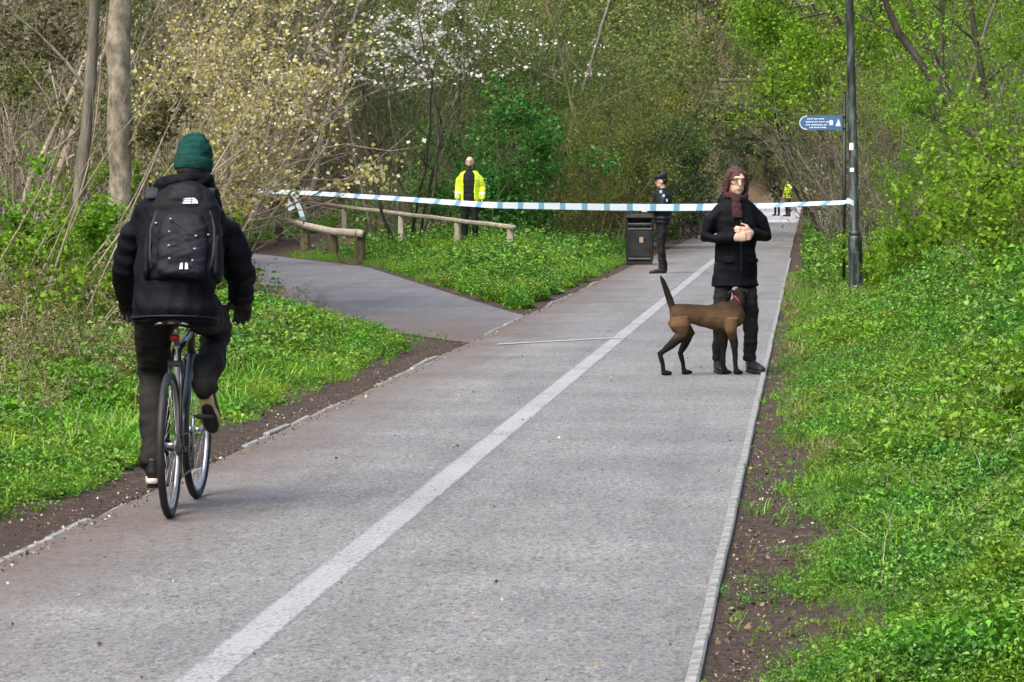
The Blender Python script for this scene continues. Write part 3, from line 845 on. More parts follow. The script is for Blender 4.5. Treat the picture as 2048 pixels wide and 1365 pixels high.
for k, (px, Y, h, key, lab) in enumerate((
        (2045, 34, .85, 'lime1', 'nearest lime bush, cut by the right photo edge'),
        (1985, 42, .8, 'lime2', 'lime bush just left of the tall edge bushes'),
        (1850, 43.5, .42, 'lime0', 'low lime bush on the verge in front of the leaning trunks'),
        (1785, 44.6, .42, 'lime2', 'low lime bush touching the lamp post on its right'),
        (2035, 47.5, .75, 'limetall0', 'leafy lime sapling rising over the edge bushes'),
        (1800, 46.5, .50, 'lime0', 'lime green bush right beside the foot of the lamp post'),
        (1880, 45, .55, 'lime1', 'lime green bush second from the lamp post on the bank'),
        (1775, 49, .55, 'lime2', 'lime green bush just behind the foot of the lamp post'),
        (2020, 40, .95, 'lime2', 'tall bright lime bush on the bank at the right edge of the photo'),
        (2050, 44, 1.25, 'lime0', 'tallest lime bush high on the bank at the right edge'),
        (1960, 46, .62, 'lime0', 'lime bush between the tall edge bush and the lamp post'),
        (1830, 53, .62, 'limetall1', 'leggy lime-leaved sapling over the leaning dark trunks'),
        (2040, 50, .72, 'limetall0', 'leafy sapling above the tall lime bush at the edge'),
        (1930, 56, .8, 'limetall1', 'tall lime-leaved sapling behind the leaning dark trunks'),
        (1990, 62, 1.05, 'limetall0', 'lime-leaved treelet at the top of the bank'),
        (1860, 66, 1.0, 'limetall1', 'lime-leaved treelet high behind the leaning dark trunks'))):
    plant_px(key, px, Y, h, rz=k * 1.3, name='lime_bush', label=lab, cat='bush', group='lime bushes on the right bank')
NETTLES = ((60, 27, .9, 'nettle0'), (150, 29, 1.0, 'nettle0'), (110, 33, 1.2, 'nettle0'), (230, 31, 1.1, 'nettle0'), (40, 36, 1.3, 'nettle0'),
        (190, 36, 1.3, 'nettle0'), (320, 37, 1.0, 'nettle0'), (290, 34, .9, 'nettle1'), (-10, 31, 1.0, 'nettle1'), (260, 40, 1.5, 'nettle0'), (120, 41, 1.4, 'nettle0'),
        (380, 38, .9, 'nettle0'), (20, 24.5, .7, 'nettle1'), (420, 41, .9, 'nettle0'))
NET = [(q[0], q[1]) for q in NETTLES]
for k, (px, Y, h, key) in enumerate(NETTLES):
    plant_px(key, px, Y, h, rz=k * 1.7, name='nettle_clump', label='bright green weed clump under the trees, %s from the left photo edge' % ORD[sorted(NET).index((px, Y))], cat='weeds',
             group='green weed clumps behind the cyclist')
for k, (px, Y, h, key, lab) in enumerate((
        (80, 31, .62, 'lime0', 'lime green bush among the weeds at the left edge of the photo'),
        (300, 36, .85, 'lime1', 'lime green bush between the pale trunk and the cyclist'),
        (185, 34.5, .75, 'lime2', 'lime green bush at the foot of the slim leaning trunk'),
        (255, 31.5, .5, 'lime0', 'low lime green bush against the cyclist’s left arm'),
        (0, 35, .7, 'lime2', 'lime green bush cut by the left edge of the photo'))):
    plant_px(key, px, Y, h, rz=k * 1.9, name='lime_bush', label=lab, cat='bush', group='lime bushes behind the cyclist')
BRAMBLES = ((10, 23.5, .55, 'bramble0'), (90, 25, .62, 'bramble1'), (170, 26, .6, 'bramble0'), (230, 25, .5, 'bramble1'), (50, 28, .75, 'bramble1'),
        (150, 29.5, .8, 'bramble0'), (250, 29, .7, 'bramble0'), (40, 21.5, .42, 'bramble1'), (140, 22.8, .42, 'bramble0'))
BRA = [(q[0], q[1]) for q in BRAMBLES]
for k, (px, Y, h, key) in enumerate(BRAMBLES):
    plant_px(key, px, Y, h, rz=k * 2.1, name='bramble', label='dry olive bramble at the wood edge, %s from the left photo edge' % ORD[sorted(BRA).index((px, Y))], cat='bramble',
             group='brambles beside the cyclist')
for k, (px, Y, h, key, lab) in enumerate((
        (610, 39.6, .3, 'bramble0', 'straggly dry weed clump in front of the side path'),
        (490, 38, .5, 'bramble0', 'dry weed clump behind the cyclist’s right hand'),
        (690, 67.3, .28, 'bramble1', 'yellowish weed clump at the foot of the knee rail'))):
    plant_px(key, px, Y, h, rz=k * 2.3, name='dry_weed', label=lab, cat='weeds')
for k, (px, Y, h, key, lab) in enumerate((
        (20, 30, .95, 'canes0', 'fan of pale tan leaning canes at the left edge of the photo'),
        (120, 31, .9, 'canes1', 'fan of pale leaning canes left of the pale trunk'),
        (165, 27.5, .6, 'canes1', 'short fan of pale leaning canes over the brambles'),
        (330, 42, 1.0, 'canes0', 'pale leaning canes rising behind the cyclist’s right shoulder'))):
    plant_px(key, px, Y, h, rz=-.2 + .15 * k, name='cane_clump', label=lab, cat='canes')

def trunk_tree(name, label, foot, pts, rad, bark, limbs, seed, crown=None, sides=14):
    o = thing(name, label, 'tree', foot)
    r = np.random.RandomState(seed)
    P = np.array(pts, float); n = 40
    t = np.linspace(0, 1, len(P)); tt = np.linspace(0, 1, n)
    C = np.stack([np.interp(tt, t, P[:, k]) for k in range(3)], 1)
    C[:, :2] += np.cumsum(r.normal(size=(n, 2)) * .006, 0)
    Rr = np.interp(tt, t, rad) * (1 + .06 * np.sin(tt * 37 + seed) + r.normal(size=n) * .025)
    V, Fq = tubes_np([(C, Rr)], sides)
    link('trunk', np_mesh('trunk', V, Fq, bark, True), o)
    sp = dict(levels=3, kids=(7, 5, 0), **{'from': (.2, .15, .2)}, angle=45, ratio=.45, wander=.1, up=(.05, .03, .02), seg=(.35, .25, .2))
    for (h, d, L, rr) in limbs:
        i = int(np.argmin(abs(C[:, 2] - h))); out = [[], [], []]; tips = []
        grow(r, C[i], d, L, rr, 0, sp, out, tips)
        Vs, Fs, b = [], [], 0
        for lev, nn in ((0, 6), (1, 4), (2, 3)):
            if out[lev]:
                V, Fq = tubes_np(out[lev], nn); Vs.append(V); Fs.append(Fq + b); b += len(V)
        link('limb', np_mesh('limb', np.concatenate(Vs), np.concatenate(Fs), bark, True), o)
        if crown:
            TP = np.array([q[0] for q in tips]); k = r.choice(len(TP), min(1500, len(TP) * 4)); 
            V, Fq = leaves_np(r, TP[k] + r.normal(size=(len(k), 3)) * .08, np.full(len(k), .05))
            link('crown', np_mesh('crown', V, Fq, crown), o)
    return o
def foot_px(px, Y):
    x = at(px, 368, Y).x
    return Vector((x, Y, hz(x, Y) - .1))
f0 = foot_px(238, 33.5)
trunk_tree('pale_tree', 'thick pale grey-beige tree trunk behind the cyclist', f0, [(0, 0, 0), (.0, 0, .9), (.02, .02, 2), (.05, .05, 3.5), (.1, .2, 7.5)], [.125, .112, .118, .108, .07], BK_PALE,
           [(1.75, (.9, -.2, .5), .9, .03), (3.3, (-.8, .1, .7), 2, .04), (4.6, (.8, .3, .8), 2.6, .045), (5.6, (-.5, -.4, .9), 2.4, .04), (6.8, (.3, .3, 1), 2, .04)], 3, LF_OLIVE2)
f0 = foot_px(142, 34)
trunk_tree('slim_tree', 'slim leaning grey-brown trunk left of the thick pale trunk', f0, [(0, 0, 0), (.05, 0, .9), (.16, .02, 1.9), (.24, .05, 3.2), (.4, .2, 6.5)], [.075, .066, .06, .055, .03], BK_GREY,
           [(2.2, (-.7, .1, .7), 1.6, .022), (3.2, (.7, -.1, .8), 1.7, .025), (4.5, (-.6, .3, .9), 1.8, .025), (6, (.2, .2, 1), 1.6, .02)], 5, LF_OLIVE2)
f0 = foot_px(440, 62)
trunk_tree('dark_tree', 'dark trunk in the wood above the cyclist’s hat', f0, [(0, 0, 0), (.0, 0, 2), (.08, .02, 4), (.15, .1, 8)], [.2, .17, .15, .09], BK_DARK,
           [(3.6, (-.8, 0, .6), 2.2, .05), (5, (.7, .2, .8), 2.2, .05), (7, (.2, .1, 1), 2, .05)], 7, LF_OLIVE2)
p0, p1 = at(1965, 300, 50), at(1800, 70, 50.5)
g0 = foot_px(2010, 50)
d = p1 - g0
trunk_tree('leaning_tree', 'dark leaning trunk on the bank right of the lamp post', g0, [(0, 0, 0), tuple((p0 - g0)), tuple(d), tuple(d * 1.7 + Vector((0, 0, .6)))], [.085, .075, .05, .03], BK_DARK,
           [(1.4, (-.9, .1, .5), 1.2, .03), (2.2, (.3, .2, 1), 1.5, .03), (3.0, (-.8, .2, .4), 1.4, .022)], 9, LF_LIME)
p0, p1 = at(1950, 270, 53), at(1850, 90, 53.5)
g0 = foot_px(1990, 53); d = p1 - g0
trunk_tree('leaning_tree', 'second dark leaning trunk close behind the first on the bank', g0, [(0, 0, 0), tuple((p0 - g0)), tuple(d), tuple(d * 1.6 + Vector((-.3, 0, .5)))], [.06, .055, .04, .025], BK_DARK,
           [(1.5, (-.9, .1, .5), 1.2, .02), (2.2, (-.5, .2, 1), 1.5, .025)], 10, LF_LIME)

for k, (px, Y, r0, lean_, bk, lab) in enumerate((
        (610, 90, .09, .25, BK_GREY, 'grey bole leaning right in the wood behind the knee rail'),
        (745, 80, .05, -.3, BK_GREY, 'thin grey bole leaning left behind the handrail'),
        (860, 84, .06, .35, BK_OLIVE, 'mossy thin bole left of the hi-vis man'),
        (1090, 82, .06, .3, BK_GREY, 'thin grey bole right of the bright green bush'),
        (1200, 80, .05, -.25, BK_OLIVE, 'mossy thin bole between the green bush and the litter bin'),
        (1860, 60, .05, .3, BK_GREY, 'thin grey bole on the bank between lamp post and leaning trunks'),
        (2000, 58, .06, -.15, BK_DARK, 'dark bole near the right photo edge behind the lime bushes'),
        (60, 42, .05, .35, BK_TAN, 'pale thin bole leaning right near the left photo edge'),
        (250, 44, .045, .4, BK_TAN, 'pale thin bole leaning right behind the cyclist'),
        (-20, 38, .04, .45, BK_TAN, 'pale thin bole entering from the left photo edge'))):
    f0 = foot_px(px, Y); H_ = Y * .075 + 1.0
    trunk_tree('young_tree', lab, f0, [(0, 0, 0), (lean_ * H_ * .25, 0, H_ * .35), (lean_ * H_ * .6, .1, H_ * .7), (lean_ * H_, .2, H_)], [r0, r0 * .85, r0 * .65, r0 * .35], bk,
               [(H_ * .4, (lean_ + .8, -.2, .6), H_ * .35, r0 * .4), (H_ * .55, (lean_ - .9, -.2, .6), H_ * .35, r0 * .4), (H_ * .75, (.5, -.3, .9), H_ * .3, r0 * .35)], 200 + k, LF_OLIVE, 8)
# ------------------------------------------------------------------ verge weeds, grass and litter (uncountable ground cover)
rw = np.random.RandomState(11)
def tmpl_nettle(r):
    P, D = [], []
    for s in range(3):
        a = r.uniform(0, 6.28); h = r.uniform(.12, .26); ln = r.uniform(0, .35)
        for k in range(6):
            t = (k + 1) / 6
            c = np.array([math.cos(a) * ln * h * t + .03 * math.cos(a), math.sin(a) * ln * h * t + .03 * math.sin(a), h * t])
            b = r.uniform(0, 6.28)
            for q in (0, PI): P.append(c + .018 * np.array([math.cos(b + q), math.sin(b + q), 0])); D.append([math.cos(b + q), math.sin(b + q), .1])
    P = np.array(P); return leaves_np(r, P, np.full(len(P), .042), .26, 1.1, np.array(D) * 2.0)[0]
def tmpl_fern(r):
    P, D, S = [], [], []
    for s in range(6):
        a = r.uniform(0, 6.28); L = r.uniform(.10, .2)
        for k in range(7):
            t = (k + 1) / 7; c = np.array([math.cos(a) * L * t, math.sin(a) * L * t, .14 * math.sin(t * 2.2) * r.uniform(.8, 1.2)])
            for q in (-1.1, 1.1):
                P.append(c + .014 * np.array([math.cos(a + q), math.sin(a + q), 0])); D.append([math.cos(a + q), math.sin(a + q), 0]); S.append(.03 * (1.2 - .6 * t))
    return leaves_np(r, np.array(P), np.array(S), .30, 1.1, np.array(D) * 2.0)[0]
def tmpl_rosette(r):
    P, D, S = [], [], []
    for s in range(16):
        a = r.uniform(0, 6.28); q = r.uniform(.01, .09)
        P.append([math.cos(a) * q, math.sin(a) * q, r.uniform(.02, .11)]); D.append([math.cos(a), math.sin(a), .35]); S.append(r.uniform(.03, .05))
    return leaves_np(r, np.array(P), np.array(S), .40, 1.2, np.array(D) * 2.2)[0]
def tmpl_grass(r):
    V = []
    for s in range(12):
        a = r.uniform(0, 6.28); b = np.array([r.uniform(-.03, .03), r.uniform(-.03, .03), 0]); L = r.uniform(.08, .2)
        d = np.array([math.cos(a) * r.uniform(.2, .8), math.sin(a) * r.uniform(.2, .8), 1.0]); d /= np.linalg.norm(d)
        s_ = np.array([-math.sin(a), math.cos(a), 0]) * .0045
        m = b + d * L * .55; e = b + d * L + np.array([math.cos(a), math.sin(a), -.3]) * L * .25
        V += [b - s_, b + s_, m + s_ * 1.1, m - s_ * 1.1, m - s_ * 1.1, m + s_ * 1.1, e + s_ * .1, e - s_ * .1]
    return np.array(V)
TM = {'blade': [tmpl_grass(rw) for _ in range(6)], 'nettle': [tmpl_nettle(rw) for _ in range(6)], 'fern': [tmpl_fern(rw) for _ in range(6)], 'rosette': [tmpl_rosette(rw) for _ in range(6)],
      'grass': [tmpl_grass(rw) for _ in range(6)]}

_TC = {}
def plant_set(kind, mat):
    """six small plants of one kind, kept in a collection for the scatter to draw from"""
    if (kind, mat.name) not in _TC:
        c = bpy.data.collections.new('%s_%s' % (kind, mat.name))
        for k in range(6):
            T = TM[kind][k]
            c.objects.link(bpy.data.objects.new('%s_plant_%d' % (kind, k), np_mesh('%s_plant' % kind, T, np.arange(len(T)).reshape(-1, 4), mat)))
        _TC[(kind, mat.name)] = c
    return _TC[(kind, mat.name)]

def scatter_tree(coll):
    t = bpy.data.node_groups.new('ground_cover', 'GeometryNodeTree'); t.is_modifier = True
    t.interface.new_socket('Geometry', in_out='INPUT', socket_type='NodeSocketGeometry')
    t.interface.new_socket('Geometry', in_out='OUTPUT', socket_type='NodeSocketGeometry')
    n = t.nodes; l = t.links
    gi, go = n.new('NodeGroupInput'), n.new('NodeGroupOutput')
    ci = n.new('GeometryNodeCollectionInfo'); ci.inputs[0].default_value = coll; ci.inputs[1].default_value = True; ci.inputs[2].default_value = True
    ip = n.new('GeometryNodeInstanceOnPoints'); ip.inputs['Pick Instance'].default_value = True
    def attr(name, typ):
        a = n.new('GeometryNodeInputNamedAttribute'); a.data_type = typ; a.inputs[0].default_value = name; return a.outputs[0]
    cx = n.new('ShaderNodeCombineXYZ'); l.new(attr('ang', 'FLOAT'), cx.inputs[2])
    er = n.new('FunctionNodeEulerToRotation'); l.new(cx.outputs[0], er.inputs[0])
    l.new(gi.outputs[0], ip.inputs['Points']); l.new(ci.outputs[0], ip.inputs['Instance'])
    l.new(attr('pick', 'INT'), ip.inputs['Instance Index']); l.new(er.outputs[0], ip.inputs['Rotation'])
    l.new(attr('size', 'FLOAT'), ip.inputs['Scale']); l.new(ip.outputs[0], go.inputs[0])
    return t

def carpet(name, label, X, Y, kind, scale, mat, sink=.01):
    """all plants of one kind of ground cover on one stretch: one object, each plant set on its own point"""
    n = len(X)
    if n == 0: return None
    Z = height(X, Y) - sink
    me = bpy.data.meshes.new(name); me.vertices.add(n)
    me.vertices.foreach_set('co', np.stack([X, Y, Z], -1).astype(np.float32).ravel())
    for nm, typ, val in (('ang', 'FLOAT', rw.uniform(0, 6.28, n).astype(np.float32)), ('size', 'FLOAT', (scale * rw.uniform(.65, 1.35, n)).astype(np.float32)),
                         ('pick', 'INT', rw.randint(0, 6, n).astype(np.int32))):
        me.attributes.new(nm, typ, 'POINT').data.foreach_set('value', val)
    me.materials.append(mat); me.update()
    o = link(name, me)
    md = o.modifiers.new('ground_cover', 'NODES'); md.node_group = scatter_tree(plant_set(kind, mat))
    return tag(o, label, 'weeds' if kind not in ('grass', 'blade') else 'grass', kind='stuff')

def in_view(X, Y, m=.4):
    px = 1615 + X * F / Y
    return (px > -60 - m * F / Y) & (px < 2110 + m * F / Y)

LW_LIME = leaf_mat('verge_lime_leaves', [(0, (.06, .125, .008)), (.3, (.12, .265, .012)), (.75, (.17, .355, .022)), (1, (.235, .42, .05))], .34, rough=.45, glossy=True, patchy=.025)
LW_GREEN = leaf_mat('verge_green_leaves', [(0, (.03, .085, .010)), (.4, (.085, .225, .016)), (.8, (.14, .31, .03)), (1, (.24, .40, .08))], .3, rough=.45, glossy=True, patchy=.025)
LW_COOL = leaf_mat('verge_cool_leaves', [(0, (.02, .065, .022)), (.4, (.04, .13, .04)), (.8, (.085, .2, .07)), (1, (.2, .3, .14))], .28, rough=.45, glossy=True, patchy=.025)
LW_STRAW = leaf_mat('verge_straw', [(0, (.08, .10, .02)), (.4, (.16, .19, .04)), (.8, (.25, .24, .08)), (1, (.38, .33, .17))], .3, rough=.45, glossy=True, patchy=.025)

def spread(n, x0, x1, y0, y1, near=True):
    u = rw.uniform(0, 1, n)
    Y = y0 * (y1 / y0) ** u if near else rw.uniform(y0, y1, n)
    X = rw.uniform(x0, x1, n)
    k = in_view(X, Y)
    return X[k], Y[k]

def patch(X, Y, sc, seed):
    return vnoise(np.stack([X, Y, X * 0], 1), sc, seed)

# right verge
def right_edge(Y):
    w = np.interp(Y, [9, 12, 17, 20, 24, 32, 45, 60], [.36, .37, .43, .36, .27, .2, .12, .08])
    return PX1 + .052 + w + .035 * np.sin(Y * 1.7) + .025 * np.sin(Y * 4.1 + 1)
X, Y = spread(120000, -.35, 4.2, 10.0, 62)
d = X - right_edge(Y) + rw.normal(size=len(X)) * .04
keep = rw.uniform(0, 1, len(X)) < np.interp(d, [-.4, -.2, -.05, .1, 1.2, 3], [.015, .05, .22, 1, .85, .5])
X, Y, d = X[keep], Y[keep], d[keep]
sp = patch(X, Y, 1.3, 31) + rw.normal(size=len(X)) * .55; sq = patch(X, Y, 3.5, 32) + rw.normal(size=len(X)) * .5
lump = 1 + .6 * patch(X, Y, 3.2, 35) + .25 * patch(X, Y, 8, 36)
size = np.interp(d, [-.3, 0, .3, .9, 1.5, 2.2], [.25, .34, .58, .75, 1.0, 1.15]) * np.interp(Y, [10, 14, 20, 30, 40, 46], [.7, .85, 1.0, .95, .75, .7]) * np.clip(lump, .4, 1.5)
gap = patch(X, Y, 2.6, 37) + rw.normal(size=len(X)) * .35 < 1.0
X, Y, d, sp, sq, size = X[gap], Y[gap], d[gap], sp[gap], sq[gap], size[gap]
a = sp > .25; b = (sp <= .25) & (sq > -.25); c = ~(a | b)
for m, kd, mt, nm, lb in ((a, 'nettle', LW_LIME, 'verge_weeds', 'lime green leafy weeds covering the verge right of the path'),
                          (b, 'fern', LW_GREEN, 'verge_weeds', 'ferny deep green weeds on the verge right of the path'),
                          (c, 'blade', LW_LIME, 'verge_grass', 'soft lime grass blades on the verge right of the path')):
    carpet(nm, lb, X[m], Y[m], kd, size[m] * (1.25 if kd == 'blade' else 1), mt)
X, Y = spread(3200, -.1, 3.0, 10.2, 45); d = X - right_edge(Y); k = d > .2; X, Y, d = X[k], Y[k], d[k]
carpet('tall_weeds', 'taller feathery green weeds standing out of the verge right of the path', X, Y, 'fern', np.interp(Y, [10, 20, 45], [.9, 1.0, 1.2]) * np.interp(d, [.2, 1, 1.6], [.7, .9, 1.6]), LW_GREEN)
X, Y = spread(26000, -.35, 3.5, 10.2, 60); d = X - right_edge(Y)
k = (d > -.08) & (patch(X, Y, 2.2, 33) + rw.normal(size=len(X)) * .6 > np.interp(Y, [10, 17, 22], [.9, .7, .1])); X, Y, d = X[k], Y[k], d[k]
carpet('verge_grass', 'thin grass tufts among the weeds right of the path', X, Y, 'grass', np.clip(.7 + d * .5, .5, 1.3) * np.interp(Y, [11, 25, 45], [.55, .8, 1]), LW_STRAW)

# left verge, and the triangle up to the side path
X, Y = spread(60000, -9.5, -3.6, 14.5, 62); d = left_dist(X, Y)
w = .40 + .10 * np.sin(Y * 1.3) + .06 * np.sin(Y * 3.7 + 2) + .6 * np.exp(-((Y - 36) / 2.6) ** 2)
fork = FORK_POLY
east = X > np.interp(Y, [p[1] for p in FORK_R], [p[0] for p in FORK_R])       # island side of the side path
k = (d - w > 0) & ((~east) | (Y < 36)) & (d < 4.5)
k |= (d > .12) & (d < w) & (rw.uniform(0, 1, len(X)) < .10)
k &= ~((d < .3) & (Y < 34))
X, Y, d, w = X[k], Y[k], d[k], w[k]
sp = patch(X, Y, 1.4, 41) + rw.normal(size=len(X)) * .5; sq = patch(X, Y, 4.0, 42) + rw.normal(size=len(X)) * .4; size = np.clip(.5 + (d - w) * .45, .35, 1.1) * np.clip(1 + .4 * patch(X, Y, 3, 43), .5, 1.6)
a = sp > .15; b = (sp <= .15) & (sq > -.2); c = ~(a | b)
carpet('verge_weeds', 'lime green weeds on the verge left of the path beside the cyclist', X[a], Y[a], 'rosette', size[a], LW_LIME)
carpet('verge_weeds', 'small leafed green weeds on the verge left of the path', X[b], Y[b], 'nettle', size[b] * .8, LW_GREEN)
carpet('verge_weeds', 'ferny lime weeds on the verge left of the path', X[c], Y[c], 'fern', size[c], LW_LIME)
X, Y = spread(9000, -9, -3.6, 14.5, 60); d = left_dist(X, Y); k = (d > .5) & (d < 4) & ((Y < 33) | (Y > 40))
carpet('verge_grass', 'grass tufts among the weeds left of the path', X[k], Y[k], 'grass', np.full(k.sum(), .9), LW_LIME)

# the green island between the two paths
def island(n, y0, y1):
    Y = rw.uniform(y0, y1, n)
    xl = np.interp(Y, [p[1] for p in FORK_R], [p[0] for p in FORK_R])
    X = xl + (PX0 - xl) * rw.uniform(0, 1, n)
    return X, Y
X, Y = island(42000, 42, 76); d = left_dist(X, Y)
k = (d > .28 + .1 * np.sin(Y * 2.1)) & (rw.uniform(0, 1, len(X)) < np.interp(Y, [42, 60, 76], [1, .85, .5])) & in_view(X, Y); X, Y, d = X[k], Y[k], d[k]
sp = patch(X, Y, 1.1, 51) + rw.normal(size=len(X)) * .4; sq = patch(X, Y, 3.0, 52) + rw.normal(size=len(X)) * .4
size = np.clip(.6 + d * .6, .5, 1.3) * np.interp(Y, [45, 58, 64, 76], [1, 1, .7, .5]); a = sp > .2; b = (sp <= .2) & (sq > -.3); c = ~(a | b)
carpet('island_weeds', 'lush lime green weeds on the island between the two paths', X[a], Y[a], 'nettle', size[a], LW_LIME)
carpet('island_weeds', 'yellow-green leafy weeds on the island between the two paths', X[b], Y[b], 'rosette', size[b] * 1.1, LW_LIME)
carpet('island_weeds', 'deeper green weeds on the island between the two paths', X[c], Y[c], 'nettle', size[c], LW_GREEN)

# wood-edge ground cover further back
X, Y = spread(16000, -16, -3.5, 40, 110, False); d = left_dist(X, Y); k = (d > .6) & (patch(X, Y, .8, 61) > -.1); X, Y = X[k], Y[k]
carpet('wood_weeds', 'green ground cover under the trees along the wood edge', X, Y, 'nettle', np.full(len(X), 1.5), LW_GREEN)
X, Y = spread(9000, -.2, 8, 50, 140, False); k = X - PX1 > .35; X, Y = X[k], Y[k]
carpet('bank_weeds', 'green ground cover on the bank beyond the lamp post', X, Y, 'nettle', np.full(len(X), 1.5), LW_GREEN)

# litter: husks, chips and dead leaves on soil and path edges
LITTER = leaf_mat('dead_leaf_litter', [(0, (.05, .035, .02)), (.35, (.12, .085, .05)), (.7, (.24, .18, .11)), (.9, (.38, .32, .22)), (1, (.6, .57, .5))], .1)
n = 15000
side = rw.uniform(0, 1, n)
Y = 10.5 * (60 / 10.5) ** rw.uniform(0, 1, n)
X = np.where(side < .5, PX1 + .06 + np.abs(rw.normal(size=n)) * .28, PX0 + .12 - np.abs(rw.normal(size=n)) * .35)
on = rw.uniform(0, 1, n) < .03
X = np.where(on, rw.uniform(PX0, PX1, n), X)
Z = np.maximum(height(X, Y), np.where((X > PX0) & (X < PX1), .012, -1)) + .006
V, Fq = leaves_np(rw, np.stack([X, Y, Z], 1), rw.choice([.008, .013, .02, .034], n, p=[.55, .35, .09, .01]), .4, 3.0)
tag(link('leaf_litter', np_mesh('leaf_litter', V, Fq, LITTER)), 'scattered dead leaves and pale husks along both path edges', 'litter', kind='stuff')

# fallen twigs on the right verge
TW = MB()
tw = thing('fallen_stick', 'pale dead stick arching out of the weeds near the right edge of the photo', 'stick', (0, 0, 0))
p = [at(1830, 1033, 16.8), at(1890, 1030, 16.9), at(1960, 1045, 16.9), at(2040, 1090, 16.7)]
tw.location = (p[0].x, p[0].y, hz(p[0].x, p[0].y))
mb = MB(); mb.tube([Vector(q) - tw.location for q in p], [.004, .006, .006, .005], 6); mb.build('twig', BK_TAN, tw)
mb = MB(); mb.tube([Vector(p[2]) - tw.location, Vector(p[2]) - tw.location + Vector((.05, .05, .06))], [.004, .002], 5); mb.build('side_twig', BK_TAN, tw)

# dead stalks standing in the verges
def stalks(name, label, X, Y, h):
    br = []
    for x, y, hh in zip(X, Y, h):
        z = hz(x, y); a = rw.uniform(0, 6.28); q = rw.uniform(.1, .6)
        p = np.array([x, y, z]); d1 = np.array([math.cos(a) * q, math.sin(a) * q, 1.0]); d2 = np.array([math.cos(a) * q * 2, math.sin(a) * q * 2, .5])
        br.append((np.array([p, p + d1 * hh * .5, p + d1 * hh * .5 + d2 * hh * .5]), np.array([.0022, .0018, .0011])))
    V, Fq = tubes_np(br, 4)
    tag(link(name, np_mesh(name, V, Fq, BK_TAN, True)), label, 'stalks', kind='stuff')
X, Y = spread(420, .1, 3.2, 11, 50); k = X - right_edge(Y) > .25; stalks('dead_stalks', 'thin dead stalks standing among the weeds right of the path', X[k], Y[k], rw.uniform(.12, .4, k.sum()))
X, Y = spread(700, -8.5, -4.2, 16, 45); dd = left_dist(X, Y); k = dd > .9; stalks('dead_stalks', 'thin dead stalks standing among the weeds left of the path', X[k], Y[k], rw.uniform(.15, .7, k.sum()))
# ------------------------------------------------------------------ street furniture
M_POST = None
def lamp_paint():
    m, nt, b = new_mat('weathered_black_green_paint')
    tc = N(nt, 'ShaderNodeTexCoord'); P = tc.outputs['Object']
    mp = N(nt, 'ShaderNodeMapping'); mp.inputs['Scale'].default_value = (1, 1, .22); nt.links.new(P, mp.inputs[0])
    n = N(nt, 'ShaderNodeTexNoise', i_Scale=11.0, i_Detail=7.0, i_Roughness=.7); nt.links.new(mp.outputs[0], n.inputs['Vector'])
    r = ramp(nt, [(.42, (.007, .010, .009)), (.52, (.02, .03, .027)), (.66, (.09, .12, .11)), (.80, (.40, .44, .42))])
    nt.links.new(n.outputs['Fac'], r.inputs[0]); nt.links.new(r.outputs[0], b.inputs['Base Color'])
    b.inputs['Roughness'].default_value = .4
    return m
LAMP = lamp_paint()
BLACK = plain('black_paint', (.010, .011, .011), .45, var=.3)
WHITE = plain('white_sticker', (.7, .7, .68), .6, var=.08)
BLUE = plain('sign_blue', (.04, .115, .23), .45, var=.12)
SIGNW = plain('sign_white', (.55, .62, .68), .5, var=.1)
lp = at(1713, 606, 45.4); lp.z = hz(lp.x, lp.y)
lamp = thing('lamp_post', 'tall black-green lamp post with peeling paint holding the police tape', 'lamp post', lp)
LEAN = -.027
def lz(z): return Vector((LEAN * z, 0, z))
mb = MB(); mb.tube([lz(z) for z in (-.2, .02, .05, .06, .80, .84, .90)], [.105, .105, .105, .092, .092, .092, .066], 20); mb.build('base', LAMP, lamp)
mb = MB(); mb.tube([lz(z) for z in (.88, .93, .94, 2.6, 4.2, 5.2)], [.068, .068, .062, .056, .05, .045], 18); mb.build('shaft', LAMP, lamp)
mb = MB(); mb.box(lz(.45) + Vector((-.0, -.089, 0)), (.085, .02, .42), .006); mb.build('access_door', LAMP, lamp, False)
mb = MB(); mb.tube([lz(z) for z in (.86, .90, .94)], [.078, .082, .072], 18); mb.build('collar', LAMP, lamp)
mb = MB(); mb.tube([lz(5.15), lz(5.3) + Vector((-.1, 0, .05)), lz(5.35) + Vector((-.5, 0, .1))], [.03, .03, .03], 10); mb.build('bracket_arm', BLACK, lamp)
mb = MB(); mb.ell(lz(5.33) + Vector((-.7, 0, .1)), (.28, .12, .07)); mb.build('lantern', BLACK, lamp)
for (zz, hh, ww) in ((2.02, .09, .05), (1.72, .05, .04)):
    mb = MB(); c = lz(zz)
    rows = []
    for z in (-hh / 2, hh / 2):
        rows.append([c + Vector((.060 * math.sin(t), -.060 * math.cos(t), z)) for t in np.linspace(-.9, .1, 6)])
    quad_strip('sticker', rows, WHITE, lamp)
mb = MB(); mb.tube([lz(1.33) + Vector((0, 0, -.05)), lz(1.33) + Vector((0, 0, .05))], [.061, .061], 18, caps=False)
TAPE_END = Vector(at(1703, 405, 45.4)); TAPE_END.y = lp.y

